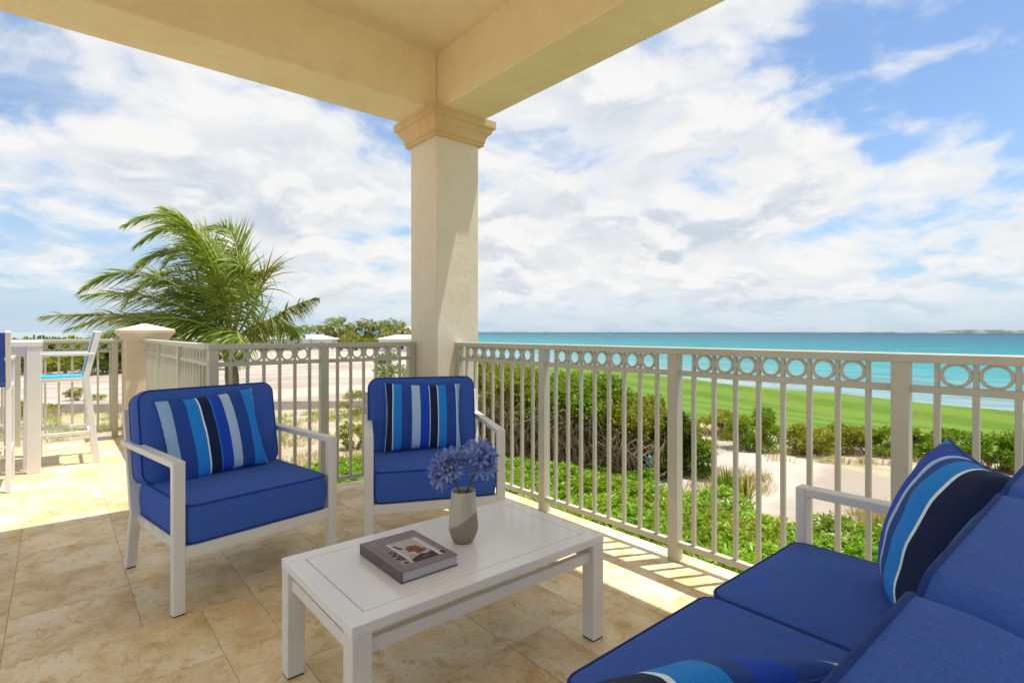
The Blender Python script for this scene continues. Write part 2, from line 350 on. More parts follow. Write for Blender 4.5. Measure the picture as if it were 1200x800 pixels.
class MB:
    """collects boxes, tubes and sheets into one mesh"""
    def __init__(s): s.bm = bmesh.new()
    def box(s, lo, hi, bev=0.0, mtx=None, seg=1):
        r = bmesh.ops.create_cube(s.bm, size=1.0); vs = r['verts']
        c = [(a + b_) / 2 for a, b_ in zip(lo, hi)]; d = [abs(b_ - a) for a, b_ in zip(lo, hi)]
        for v in vs: v.co = Vector((v.co.x * d[0] + c[0], v.co.y * d[1] + c[1], v.co.z * d[2] + c[2]))
        if bev > 0:
            es = list({e for v in vs for e in v.link_edges})
            rr = bmesh.ops.bevel(s.bm, geom=es, offset=min(bev, min(d) * 0.45), segments=seg, affect='EDGES', profile=0.5)
            vs = list({v for f in rr['faces'] for v in f.verts} | {v for v in vs if v.is_valid})
        if mtx is not None: bmesh.ops.transform(s.bm, matrix=mtx, verts=vs)
        return s
    def bar(s, a, b_, w, h, bev=0.0, upv=(0, 0, 1)):
        a = Vector(a); b_ = Vector(b_); d = b_ - a; L = d.length; y = d.normalized()
        u = Vector(upv); x = y.cross(u)
        if x.length < 1e-4: x = y.cross(Vector((1, 0, 0)))
        x.normalize(); z = x.cross(y)
        M = Matrix((x, y, z)).transposed().to_4x4(); M.translation = a
        return s.box((-w / 2, 0, -h / 2), (w / 2, L, h / 2), bev, M)
    def tube(s, pts, rads, sides=8, closed=False, cap=True):
        v, f = tube_vf(pts, rads, sides, closed, cap)
        vs = [s.bm.verts.new(q) for q in v]
        for q in f: s.bm.faces.new([vs[i] for i in q])
        return s
    def faces(s, v, f, mi=0):
        vs = [s.bm.verts.new(q) for q in v]
        for q in f: s.bm.faces.new([vs[i] for i in q]).material_index = mi
        return s
    def mesh(s, name, smooth=False):
        me = bpy.data.meshes.new(name); bmesh.ops.recalc_face_normals(s.bm, faces=s.bm.faces[:]); s.bm.to_mesh(me); s.bm.free()
        if smooth: setsmooth(me)
        return me
    def build(s, name, mat, parent=None, loc=(0, 0, 0), rot=(0, 0, 0), smooth=False):
        return link(name, s.mesh(name, smooth), mat, parent, loc, rot)
def tube_vf(pts, rads, sides=8, closed=False, cap=True):
    pts = [Vector(p) for p in pts]; n = len(pts)
    if not hasattr(rads, '__len__'): rads = [rads] * n
    v, f = [], []; prev = None
    for i, p in enumerate(pts):
        if closed: t = pts[(i + 1) % n] - pts[i - 1]
        else: t = pts[min(i + 1, n - 1)] - pts[max(i - 1, 0)]
        t.normalize()
        if prev is None:
            x = t.cross(Vector((0, 0, 1)))
            if x.length < 1e-3: x = t.cross(Vector((1, 0, 0)))
        else: x = prev - t * prev.dot(t)
        x.normalize(); prev = x; y = t.cross(x)
        for k in range(sides):
            a = 2 * math.pi * k / sides; v.append(p + (x * math.cos(a) + y * math.sin(a)) * rads[i])
    m = n if closed else n - 1
    for i in range(m):
        j = (i + 1) % n
        for k in range(sides):
            l = (k + 1) % sides; f.append((i * sides + k, i * sides + l, j * sides + l, j * sides + k))
    if cap and not closed:
        f.append(tuple(range(sides - 1, -1, -1))); f.append(tuple((n - 1) * sides + k for k in range(sides)))
    return v, f
def lathe(prof, sides=48, square=False):
    v, f = [], []
    if square: ang = [math.pi / 4 + k * math.pi / 2 for k in range(4)]; sides = 4; q = math.sqrt(2)
    else: ang = [2 * math.pi * k / sides for k in range(sides)]; q = 1
    for r, z in prof:
        for a in ang: v.append((r * q * math.cos(a), r * q * math.sin(a), z))
    for i in range(len(prof) - 1):
        for k in range(sides):
            l = (k + 1) % sides; f.append((i * sides + k, i * sides + l, (i + 1) * sides + l, (i + 1) * sides + k))
    f.append(tuple(range(sides - 1, -1, -1))); n = (len(prof) - 1) * sides; f.append(tuple(n + k for k in range(sides)))
    return v, f
def ground_at(px, py, z=0.0):
    """point where the view ray through a photo pixel meets the level z"""
    t = FPX * (EYE - z) / (py - HORIZON); p = FWD * t + RGT * ((px - 600) / FPX * t)
    return Vector((p.x, p.y, z))
def spot(px, fwd, z=0.0):
    p = FWD * fwd + RGT * ((px - 600) / FPX * fwd); return Vector((p.x, p.y, z))

# ------------------------------------------------------------------ setting: land, lawn, path, sea
GZ, SEAZ = -2.6, -4.2
def smoothstep(a, b_, x):
    t = max(0.0, min(1.0, (x - a) / (b_ - a))); return t * t * (3 - 2 * t)
def land_z(x, y):
    s = SHORE0 + SHORE_K * y - x
    z = GZ + 0.10 * mnoise.noise(Vector((x * 0.12, y * 0.12, 3.0))) * smoothstep(4, 12, s)
    z -= 0.75 * (1 - smoothstep(6, 30, s)); z -= 1.6 * (1 - smoothstep(-6, 5, s))
    return z
def grid_sheet(name, mat, xs, ys, zf, keep=None, lift=0.0):
    v, f, idx = [], [], {}
    for i, x in enumerate(xs):
        for j, y in enumerate(ys):
            X, Y = (x(y) if callable(x) else x), y
            idx[i, j] = len(v); v.append((X, Y, zf(X, Y) + lift))
    for i in range(len(xs) - 1):
        for j in range(len(ys) - 1):
            f.append((idx[i, j], idx[i + 1, j], idx[i + 1, j + 1], idx[i, j + 1]))
    return tag(link(name, me_py(name, v, f, True), mat), kind='structure')
def shore_x(off): return lambda y: SHORE0 + SHORE_K * y - off
YS = list(np.concatenate([np.arange(-60, 60, 2.0), np.arange(60, 140, 5.0), np.arange(140, 241, 10)]))
XS = [-260, -160, -100, -60, -40, -25, -15, -8, -3, 2, 6, 9, 12, 15, 18] + [shore_x(o) for o in (22, 19, 16, 13, 10, 8, 6, 4, 2, 0, -2, -4, -7, -12)]
grid_sheet('ground', 'ground_sand', XS, YS, land_z)
# golf lawn along the beach
YL = list(np.arange(-40, 150, 1.5))
def lawn_in(y): return 21.5 + 0.9 * math.sin(y * 0.31) + 0.02 * max(0, y - 20) ** 1.2
def lawn_out(y): return SHORE0 + SHORE_K * y - 7.5 + 1.4 * math.sin(y * 0.17 + 1.0) + 0.5 * math.sin(y * 0.6)
v, f = [], []; KL = 22
for j, y in enumerate(YL):
    for k in range(KL + 1):
        t = k / KL; x = lawn_in(y) * (1 - t) + lawn_out(y) * t
        lift = 0.12 + 0.10 * math.sin(x * 0.3 + y * 0.11) * smoothstep(0, 0.15, t) * smoothstep(0, 0.1, 1 - t)
        if k in (0, KL): lift = -0.25
        v.append((x, y, land_z(x, y) + lift + (0.62 * smoothstep(0.6, 0.97, t) if k < KL else 0)))
for j in range(len(YL) - 1):
    for k in range(KL):
        a0 = j * (KL + 1) + k; f.append((a0, a0 + 1, a0 + KL + 2, a0 + KL + 1))
tag(link('lawn', me_py('lawn', v, f, True), 'lawn'), kind='structure')
# sandy path between the ground cover and the lawn
YP = list(np.arange(-30, 22, 0.7)); v, f = [], []; KP = 8
for j, y in enumerate(YP):
    bend = smoothstep(6, 18, y)
    x0 = 11.2 + 0.5 * math.sin(y * 0.7) + 6.0 * bend; x1 = 17.4 + 0.4 * math.sin(y * 0.9 + 1) + 3.0 * bend
    for k in range(KP + 1):
        x = x0 + (x1 - x0) * k / KP
        v.append((x, y, land_z(x, y) + (0.05 + 0.03 * mnoise.noise(Vector((x * .8, y * .8, 0))) if 0 < k < KP else -0.05)))
for j in range(len(YP) - 1):
    for k in range(KP):
        a0 = j * (KP + 1) + k; f.append((a0, a0 + 1, a0 + KP + 2, a0 + KP + 1))
tag(link('sandy_path', me_py('sandy_path', v, f, True), 'white_sand'), kind='structure')
# the raised white sand field behind the dry grass
a0 = spot(60, 25.5); a1 = spot(470, 27.0); a2 = spot(476, 70); a3 = spot(505, 200); a4 = spot(-260, 150); a5 = spot(-600, 40); a6 = spot(-250, 22)
ring = [a0, a1, a2, a3, a4, a5, a6]; pts = []
for i, p in enumerate(ring):
    q = ring[(i + 1) % len(ring)]
    for k in range(12):
        c_ = p.lerp(q, k / 12); pts.append(c_ + Vector((mnoise.noise(c_ * 0.3), mnoise.noise(c_ * 0.3 + Vector((9, 0, 0))), 0)) * 0.5)
mb = MB(); nb = len(pts)
cen = sum(pts, Vector()) / nb
top = [Vector((p.x, p.y, GZ + 0.38)) for p in pts]; low = [Vector((p.x, p.y, GZ - 0.3)) + (p - cen).normalized() * 0.25 for p in pts]
mb.faces(top + low, [tuple(range(nb))], 0)
sand = mb.mesh('sand_field'); so = tag(link('sand_field', sand, 'white_sand'), kind='structure')
mb = MB(); mb.faces([t - Vector((0, 0, 0.004)) for t in top] + low, [(i, nb + i, nb + (i + 1) % nb, (i + 1) % nb) for i in range(nb)])
mb.build('sand_field_edge', 'kerb_stone', so)
# sea
v = [(-30000, -30000, SEAZ), (45000, -30000, SEAZ), (45000, 45000, SEAZ), (-30000, 45000, SEAZ)]
tag(link('sea', me_py('sea', v, [(0, 1, 2, 3)]), 'sea'), kind='structure')
# far spit of land across the bay
def spit(name, px0, px1, fwd, hmax, seed):
    pts_ = []; n = 60
    for i in range(n + 1):
        t = i / n; p = spot(px0 + (px1 - px0) * t, fwd, SEAZ - 1)
        h = hmax * smoothstep(0, 0.25, t) * (0.55 + 0.45 * mnoise.noise(Vector((i * 0.23, seed, 0))) + 0.25 * mnoise.noise(Vector((i * 0.9, seed, 4))))
        pts_.append((p, max(0.3, h)))
    v, f = [], []
    for p, h in pts_:
        for dd, hh in ((-30, 0), (0, h), (120, h * 0.9), (260, 0)):
            v.append(p + FWD * dd + Vector((0, 0, hh + 1 if hh else 0)))
    for i in range(n):
        for k in range(3): f.append((i * 4 + k, i * 4 + k + 1, i * 4 + k + 5, i * 4 + k + 4))
    return tag(link(name, me_py(name, v, f, True), 'far_land'), kind='structure')
spit('far_land', 1055, 1500, 2600, 27, 1.0); spit('far_land', 930, 1120, 4800, 9, 7.0); spit('far_land', 560, 760, 7000, 9, 4.0)

# ------------------------------------------------------------------ terrace floor
RX, LY, CX, FY = 2.5, 3.97, 0.79, 7.65       # railing lines
mb = MB()
mb.box((-7, -5, -0.30), (RX + 0.10, LY + 0.10, -0.004))
slab = tag(mb.build('terrace_floor', 'grout'), kind='structure')
mb = MB(); mb.box((-7, LY + 0.10, -0.30), (CX + 0.10, FY + 0.12, -0.004)); mb.build('floor_slab', 'grout', slab)
mb = MB(); mb.box((-6.8, -4.8, -3.2), (RX - 0.05, LY - 0.05, -0.30)); mb.box((-6.8, LY - 0.049, -3.2), (CX - 0.05, FY - 0.05, -0.30)); mb.build('base_wall', 'stucco_column', slab)
UN = 0.212; gx0, gy0 = -1.42, -0.55
nx = int(round((RX + 0.096 - gx0) / UN)); ny = int(round((FY + 0.116 - gy0) / UN))
ux = (RX + 0.096 - gx0) / nx; uy = (FY + 0.116 - gy0) / ny
occ = np.zeros((nx, ny), bool)
for i in range(nx):
    for j in range(ny):
        if gx0 + (i + .5) * ux > CX + 0.10 and gy0 + (j + .5) * uy > LY + 0.10: occ[i, j] = True
tcache = {}
rr_ = random.Random(5)
for j in range(ny):
    for i in range(nx):
        if occ[i, j]: continue
        opts = [(3, 2), (3, 2), (2, 2), (2, 3), (2, 2), (2, 1), (1, 2), (1, 1)]; k0 = rr_.randrange(5)
        for (w, h) in [opts[k0]] + opts:
            if i + w <= nx and j + h <= ny and not occ[i:i + w, j:j + h].any(): break
        occ[i:i + w, j:j + h] = True
        if (w, h) not in tcache:
            g = 0.0009
            tcache[w, h] = MB().box((-w * ux / 2 + g, -h * uy / 2 + g, -0.014), (w * ux / 2 - g, h * uy / 2 - g, 0.0), 0.0015).mesh('tile')
        link('tile', tcache[w, h], 'travertine', slab, (gx0 + (i + w / 2) * ux, gy0 + (j + h / 2) * uy, rr_.uniform(-0.0006, 0.0006)))

# ------------------------------------------------------------------ roof, column, pillar
ZS, ZC, ZT = 2.95, 3.39, 3.5
roof = empty('terrace_roof', (0.75, 1.2, ZS), 0, 'cream stucco terrace roof with deep beams and flat ceiling resting on the column', 'roof')
def roof_part(name, lo, hi):
    l = Vector(roof.location); mb = MB(); mb.box(Vector(lo) - l, Vector(hi) - l, 0.008, seg=2); return mb.build(name, 'stucco_roof', roof)
XI, XO, YI, YO = 2.294, 2.704, 3.62, 4.05
XL, YB = -1.15, -1.25
roof_part('beam', (XI, YB, ZS), (XO, YO, ZT))
roof_part('beam', (XL, YI, ZS), (XI - 0.001, YO - 0.001, ZT - 0.001))
roof_part('beam', (XL, YB, ZS), (XL + 0.41, YI - 0.001, ZT - 0.001))
roof_part('beam', (XL + 0.411, YB, ZS), (XI - 0.001, YB + 0.41, ZT - 0.001))
roof_part('ceiling', (XL + 0.40, YB + 0.40, ZC), (XI + 0.01, YI + 0.01, ZT - 0.01))
def column(x, y, label, group=None):
    t = empty('stone_column', (x, y, 0), 0, label, 'column', group)
    v, f = lathe([(0.205, -0.01), (0.205, 2.77)], square=True); mb = MB(); mb.box((-0.205, -0.205, -0.01), (0.205, 0.205, 2.775), 0.010, seg=2); mb.build('shaft', 'stucco_column', t)
    prof = [(0.206, 2.748), (0.236, 2.750), (0.239, 2.760), (0.236, 2.772), (0.246, 2.776), (0.244, 2.795), (0.250, 2.815), (0.264, 2.835), (0.280, 2.850), (0.288, 2.870), (0.289, 2.884), (0.306, 2.888), (0.310, 2.900), (0.310, 2.952)]
    v, f = lathe(prof, square=True); link('capital', me_py('capital', v, f), 'capital_stone', t)
    return t
column(2.5, 3.828, 'square cream stucco column with moulded stone capital between the two railings')
for (x, y) in ((-0.945, 3.83), (-0.945, -1.045), (2.5, -1.045)):
    column(x, y, 'cream stucco column behind the seating holding up the roof edge', 'columns at the other roof corners')
pil = empty('gate_pillar', (0.80, 7.60, 0), 0, 'short square stone pillar with pyramid cap joining two railings beside the palm', 'pillar')
MB().box((-0.205, -0.205, -0.01), (0.205, 0.205, 1.14), 0.008, seg=2).build('shaft', 'pillar_stone', pil)
v, f = lathe([(0.204, 1.10), (0.225, 1.115), (0.226, 1.14), (0.235, 1.15), (0.262, 1.185), (0.268, 1.192), (0.268, 1.222), (0.258, 1.232), (0.012, 1.30)], square=True)
link('cap', me_py('cap', v, f), 'pillar_stone', pil)

# ------------------------------------------------------------------ railings
SH = {}
def shared(key, fn):
    if key not in SH: SH[key] = fn()
    return SH[key]
def ring_mesh():
    v, f = [], []; n = 40; ro, ri, d = 0.0455, 0.0345, 0.008
    for k in range(n):
        a = 2 * math.pi * k / n; c, s = math.cos(a), math.sin(a)
        for (r, y) in ((ro, -d), (ro, d), (ri, d), (ri, -d)): v.append((r * c, y, r * s))
    for k in range(n):
        l = (k + 1) % n
        for q in range(4): f.append((k * 4 + q, k * 4 + (q + 1) % 4, l * 4 + (q + 1) % 4, l * 4 + q))
    return me_py('ring', v, f)
PK = 0.010
def railing(name, label, segs):
    """segs: list of (start xy, end xy, bay boundaries along it, pickets per bay, post at start, post at end)"""
    root = empty(name, (*segs[0][0], 0), 0, label, 'railing')
    o0 = Vector((*segs[0][0], 0))
    for (a, b_, nb_, npick, p0, p1, ext0, ext1) in segs:
        a = Vector((*a, 0)); b_ = Vector((*b_, 0)); d = b_ - a; L = d.length; u = d / L; rz = math.atan2(u.y, u.x)
        def part(nm, me, s, z): return link(nm, me, 'rail_paint', root, a + u * s + Vector((0, 0, z)) - o0, (0, 0, rz))
        Lr = L + ext0 + ext1; cs = L / 2 + (ext1 - ext0) / 2
        part('top_rail', MB().box((-Lr / 2, -0.034, -0.018), (Lr / 2, 0.034, 0.018), 0.004).mesh('top_rail'), cs, 1.102)
        part('middle_rail', MB().box((-Lr / 2, -0.0125, -0.014), (Lr / 2, 0.0125, 0.014), 0.002).mesh('middle_rail'), cs, 0.985)
        part('bottom_rail', MB().box((-Lr / 2, -0.016, -0.016), (Lr / 2, 0.016, 0.016), 0.002).mesh('bottom_rail'), cs, 0.088)
        post = shared('post', lambda: MB().box((-0.029, -0.029, 0), (0.029, 0.029, 1.088), 0.003).mesh('post'))
        foot = shared('foot', lambda: MB().box((-0.045, -0.045, 0), (0.045, 0.045, 0.012), 0.003).mesh('base_plate'))
        low_p = shared('low_p', lambda: MB().box((-PK, -PK, 0.10), (PK, PK, 0.975), 0.0015).mesh('picket'))
        up_p = shared('up_p', lambda: MB().box((-PK * .8, -PK * .8, 0.995), (PK * .8, PK * .8, 1.088), 0.001).mesh('picket_top'))
        ring_ = shared('ring', ring_mesh)
        bw = L / nb_
        for k in range(nb_ + 1):
            if (k > 0 or p0) and (k < nb_ or p1):
                part('post', post, k * bw, -0.003)
            if k == nb_: break
            st_ = bw / (npick + 1)
            for q in range(1, npick + 1):
                pk = part('picket', low_p, k * bw + q * st_, 0)
                link('picket_top', up_p, 'rail_paint', pk)
                if q < npick: part('ring', ring_, k * bw + (q + .5) * st_, 1.042).scale = (st_ - 0.016) / 0.0905, 1, 1
    return root
railing('sea_railing', 'long pale metal railing with ring frieze between the column and the sea view', [((RX, 3.615), (RX, -1.385), 5, 8, True, True, 0.03, 0.03)])
railing('corner_railing', 'pale metal ring frieze railing behind the armchairs, bending back to the stone pillar', [
    ((CX, LY), (2.262, LY), 2, 6, True, True, 0.034, 0.035), ((CX, LY + 0.05), (CX, 7.40), 3, 9, False, False, -0.012, 0.0)])
railing('far_railing', 'pale metal ring frieze railing behind the bar table, left of the stone pillar', [((-3.0, FY), (0.59, FY), 4, 7, True, False, 0.0, 0.008)])
for o in [o for o in bpy.data.objects if o.name.startswith('far_railing')]:
    p = MB().box((-0.029, -0.029, 0), (0.029, 0.029, 1.088), 0.003).build('post', 'rail_paint', o, (3.52, 0, -0.003))

# ------------------------------------------------------------------ cushions and pillows
def outline(w, d, r, kc=7, ks=7):
    """rounded rectangle, counter-clockwise"""
    r = max(r, 0.002); pts_ = []
    cs = [(w / 2 - r, d / 2 - r, 0), (-w / 2 + r, d / 2 - r, 90), (-w / 2 + r, -d / 2 + r, 180), (w / 2 - r, -d / 2 + r, 270)]
    for i, (cx, cy, a) in enumerate(cs):
        for k in range(kc + 1):
            t = R(a + 90 * k / kc); pts_.append((cx + r * math.cos(t), cy + r * math.sin(t)))
        nx_, ny_, na = cs[(i + 1) % 4]; e = (nx_ + r * math.cos(R(na)), ny_ + r * math.sin(R(na))); s = pts_[-1]
        for k in range(1, ks): pts_.append((s[0] + (e[0] - s[0]) * k / ks, s[1] + (e[1] - s[1]) * k / ks))
    return pts_
def cushion_mesh(name, w, d, h, rp=0.05, re=0.016, crown=0.018, seed=0.0, bulge=0.006):
    prof = []
    for k in range(5):
        t = R(90 * k / 4); prof.append((re * (1 - math.sin(t)), re * (1 - math.cos(t))))
    for k in range(1, 6):
        t = k / 6; prof.append((-bulge * math.sin(math.pi * t), re + (h - 2 * re) * t))
    for k in range(5):
        t = R(90 * k / 4); prof.append((re * (1 - math.cos(t)), h - re + re * math.sin(t)))
    v, f = [], []; n = None
    def wob(p): return 0.006 * mnoise.noise(Vector(p) * 4 + Vector((seed, 0, 0))) + 0.0018 * mnoise.noise(Vector(p) * 15 + Vector((seed, 3, 0)))
    rings = 0
    for ins, z in prof:
        pts_ = outline(w - 2 * ins, d - 2 * ins, rp - ins); n = len(pts_); rings += 1
        v += [(x, y, z) for x, y in pts_]
    base = outline(w - 2 * re, d - 2 * re, rp - re)
    def capring(s, top):
        z0 = h if top else 0; sg = 1 if top else -1
        out = []
        for x, y in base:
            X, Y = x * s, y * s
            q = (1 - min(1, abs(X) / (w / 2)) ** 3) * (1 - min(1, abs(Y) / (d / 2)) ** 3)
            out.append((X, Y, z0 + sg * crown * q + wob((X, Y, z0))))
        return out
    SS = [0.97, 0.9, 0.78, 0.62, 0.45, 0.28, 0.12]
    for s in SS: v += capring(s, True); rings += 1
    for i in range(rings - 1):
        for k in range(n):
            l = (k + 1) % n; f.append((i * n + k, i * n + l, (i + 1) * n + l, (i + 1) * n + k))
    c_ = len(v); v.append((0, 0, h + crown)); f += [((rings - 1) * n + k, (rings - 1) * n + (k + 1) % n, c_) for k in range(n)]
    prev = 0
    for s in (0.9, 0.6, 0.3):
        b0 = len(v); v += capring(s, False)
        for k in range(n): l = (k + 1) % n; f.append((prev + l, prev + k, b0 + k, b0 + l))
        prev = b0
    c_ = len(v); v.append((0, 0, -crown)); f += [(prev + (k + 1) % n, prev + k, c_) for k in range(n)]
    return me_py(name, v, f, True)
def piping_mesh(w, d, z, rp, rad=0.0048, ins=0.003):
    v, f = tube_vf([(x, y, z) for x, y in outline(w - 2 * ins, d - 2 * ins, rp - ins)], rad, 6, True); return me_py('piping', v, f, True)
def cushion(name, parent, w, d, h, loc, rot=(0, 0, 0), rp=0.05, crown=0.018, seed=0.0, label=None):
    o = link(name, cushion_mesh(name, w, d, h, rp, 0.016, crown, seed), 'fabric_blue', parent, loc, rot)
    for z in (0.006, h - 0.006): link('piping', piping_mesh(w, d, z, rp), 'piping_blue', o)
    if label: o['label'] = label
    return o
def pillow_mesh(w, h, t, seed):
    n = 34; v, f = [], []
    def P(u, s, side):
        x = u * w / 2 * (1 - 0.055 * (1 - s * s) * abs(u) ** 3); z = s * h / 2 * (1 - 0.07 * (1 - u * u) * abs(s) ** 3)
        th = t / 2 * (max(0, 1 - u * u) * max(0, 1 - s * s)) ** 0.42 if abs(u) < 1 and abs(s) < 1 else 0
        q = Vector((u * 2.2 + seed, s * 2.2, side * 3))
        edge = 1 - max(abs(u), abs(s)) ** 6
        th *= 1 + 0.10 * mnoise.noise(q)
        wr = 0.006 * mnoise.noise(Vector((u * 9 + seed, s * 4, side))) * max(abs(u), abs(s)) ** 2 * edge
        return (x, side * (th + wr), z + h / 2)
    for side in (-1, 1):
        b0 = len(v)
        for i in range(n + 1):
            for j in range(n + 1):
                a = math.sin(math.pi / 2 * (2 * i / n - 1)); c_ = math.sin(math.pi / 2 * (2 * j / n - 1)); v.append(P(a, c_, side))
        for i in range(n):
            for j in range(n):
                q = (b0 + i * (n + 1) + j, b0 + (i + 1) * (n + 1) + j, b0 + (i + 1) * (n + 1) + j + 1, b0 + i * (n + 1) + j + 1)
                f.append(q if side < 0 else q[::-1])
    bm = bmesh.new(); me = me_py('pillow', v, f); bm.from_mesh(me); bmesh.ops.remove_doubles(bm, verts=bm.verts[:], dist=1e-4)
    bmesh.ops.recalc_face_normals(bm, faces=bm.faces[:]); bm.to_mesh(me); bm.free(); setsmooth(me)
    def edge(u0, s0, u1, s1): return [P(u0 + (u1 - u0) * k / 24, s0 + (s1 - s0) * k / 24, 0) for k in range(25)]
    return me, edge
def pillow(label, mat, w, h, t, mtx, seed, edgemat='piping_pale'):
    me, edge = pillow_mesh(w, h, t, seed)
    o = link('throw_pillow', me, mat); o.matrix_world = mtx; tag(o, label, 'pillow', None)
    rn = random.Random(int(seed * 10))
    for (c_, em) in (((-1, -1, -1, 1), edgemat), ((1, -1, 1, 1), edgemat), ((-1, -1, 1, -1), 'piping_dark'), ((-1, 1, 1, 1), 'piping_dark')):
        pts_ = [Vector(p) + Vector((rn.uniform(-1, 1), rn.uniform(-1, 1), rn.uniform(-1, 1))) * (0.0016 if em == edgemat else 0.0004) for p in edge(*c_)]
        v, f = tube_vf(pts_, 0.0042, 6); link('edge_trim', me_py('edge_trim', v, f, True), em, o)
    return o

# ------------------------------------------------------------------ seating frames
def arm_frame(root, x, yf, yb, za, w=0.048, th=0.034):
    """flat arm bar running into a front leg, one welded piece each"""
    MB().box((x - w / 2, yf - th / 2, 0.006), (x + w / 2, yf + th / 2, za), 0.003).build('leg', 'frame_white', root)
    MB().box((x - w / 2, yf + th / 2, za - 0.027), (x + w / 2, yb, za), 0.003).build('arm', 'frame_white', root)
    MB().box((x - w / 2 + .004, yf - th / 2 + .004, 0), (x + w / 2 - .004, yf + th / 2 - .004, 0.007)).build('foot_pad', 'pad_brown', root)
def rear_leg(root, x, yb, w=0.045):
    MB().bar((x, yb - 0.05, 0.30), (x, yb + 0.035, 0.004), w, 0.034, 0.003, (0, 1, 0)).build('leg', 'frame_white', root)
    MB().bar((x, yb - 0.052, 0.285), (x, yb + 0.075, 0.80), w, 0.030, 0.003, (0, 1, 0)).build('back_upright', 'frame_white', root)
    MB().box((x - w / 2 + .003, yb + 0.016, 0), (x + w / 2 - .003, yb + 0.05, 0.008)).build('foot_pad', 'pad_brown', root)
def make_armchair(loc, rz, label):
    t = empty('armchair', loc, rz, label, 'armchair', 'blue cushioned armchairs facing the sofa')
    X, YF = 0.36, -0.33
    for s in (-1, 1): arm_frame(t, s * X, YF, 0.40, 0.652); rear_leg(t, s * (X - 0.012), 0.345)
    MB().box((-X + 0.0238, YF - 0.0165, 0.232), (X - 0.0238, YF + 0.0165, 0.286), 0.003).build('front_rail', 'frame_white', t)
    MB().box((-X + 0.0275, 0.275, 0.232), (X - 0.0275, 0.305, 0.286), 0.003).build('rear_rail', 'frame_white', t)
    for s in (-1, 1): MB().box((s * (X - 0.040) - 0.017, YF + 0.018, 0.240), (s * (X - 0.040) + 0.017, 0.30, 0.284), 0.003).build('side_rail', 'frame_white', t)
    for k in range(4): MB().box((-X + 0.02, -0.22 + k * 0.14, 0.262), (X - 0.02, -0.16 + k * 0.14, 0.280)).build('seat_slat', 'frame_white', t)
    MB().bar((-X + 0.01, 0.418, 0.795), (X - 0.01, 0.418, 0.795), 0.028, 0.034, 0.003).build('back_rail', 'frame_white', t)
    cushion('seat_cushion', t, 0.664, 0.66, 0.172, (0, -0.02, 0.288), seed=loc[0], rp=0.045)
    cushion('back_cushion', t, 0.672, 0.46, 0.155, (0, 0.155, 0.458 + 0.222), (R(90 - 11), 0, 0), rp=0.06, seed=loc[0] + 4, crown=0.024).rotation_euler = (R(79), 0, 0)
    return t
def fix_back(t):
    for ch in t.children:
        if ch.name.startswith('back_cushion'): ch.location = (-0.022, 0.335, 0.655)
CH1 = make_armchair((0.697, 3.042, 0), R(9.5), 'white framed armchair with deep blue cushions beside the sunlit terrace, next to the corner post')
CH2 = make_armchair((1.733, 2.815, 0), R(-25), 'white framed armchair with blue cushions turned towards the sofa, in front of the column')
fix_back(CH1); fix_back(CH2)
def on_chair(t, lx, ly, lz, tilt, yaw=0.0, roll=0.0):
    return t.matrix_basis @ Matrix.Translation((lx, ly, lz)) @ Matrix.Rotation(R(yaw), 4, 'Z') @ Matrix.Rotation(R(tilt), 4, 'X') @ Matrix.Rotation(R(roll), 4, 'Y')
pillow('striped blue pillow with pale steel end stripe on the armchair beside the open terrace', 'stripe_a', 0.47, 0.43, 0.15, on_chair(CH1, -0.025, 0.06, 0.465, -19, 0, -4), 1.0)
pillow('striped blue pillow with black stripe at one end, upright on the armchair before the column', 'stripe_b', 0.47, 0.42, 0.15, on_chair(CH2, -0.03, 0.075, 0.468, -15, 3, 2), 2.0)

# sofa faces the armchairs; the camera stands over its far end
sofa = empty('sofa', (1.11, 0.42, 0), 0, 'long white framed sofa with three blue seat cushions and back cushions facing the armchairs', 'sofa')
SX = 0.885
def sy(y): return y - 0.42
for s in (-1, 1):
    x = s * 0.925
    MB().box((x - .0275, sy(0.775), 0.006), (x + .0275, sy(0.809), 0.652), 0.003).build('leg', 'frame_white', sofa)
    MB().box((x - .0275, sy(0.02), 0.622), (x + .0275, sy(0.775), 0.652), 0.003).build('arm', 'frame_white', sofa)
    MB().box((x - .0235, sy(0.779), 0), (x + .0235, sy(0.805), 0.007)).build('foot_pad', 'pad_brown', sofa)
    MB().bar((x * .98, sy(0.09), 0.30), (x * .98, sy(0.0), 0.004), 0.045, 0.034, 0.003, (0, 1, 0)).build('leg', 'frame_white', sofa)
    MB().bar((x * .98, sy(0.092), 0.285), (x * .98, sy(-0.03), 0.78), 0.045, 0.03, 0.003, (0, 1, 0)).build('back_upright', 'frame_white', sofa)
    MB().box((x - .02, sy(0.09), 0.24), (x + .02, sy(0.774), 0.284), 0.003).build('side_rail', 'frame_white', sofa)
MB().box((-.897, sy(0.776), 0.232), (.897, sy(0.808), 0.286), 0.003).build('front_rail', 'frame_white', sofa)
MB().box((-.897, sy(0.10), 0.232), (.897, sy(0.13), 0.286), 0.003).build('rear_rail', 'frame_white', sofa)
MB().box((-.9, sy(-0.045), 0.755), (.9, sy(-0.017), 0.79), 0.003).build('back_rail', 'frame_white', sofa)
for k in range(5): MB().box((-.89, sy(0.20 + k * 0.115), 0.262), (.89, sy(0.26 + k * 0.115), 0.280)).build('seat_slat', 'frame_white', sofa)
for k in range(3):
    cx = (k - 1) * 0.6; 
    cushion('seat_cushion', sofa, 0.597, 0.66, 0.175, (cx, sy(0.478), 0.288), rp=0.05, seed=k * 3.1, crown=0.014)
    cushion('back_cushion', sofa, 0.597, 0.44, 0.16, (cx, sy(0.070), 0.650), (R(79), 0, R(180)), rp=0.055, seed=k * 5.3 + 1, crown=0.022)
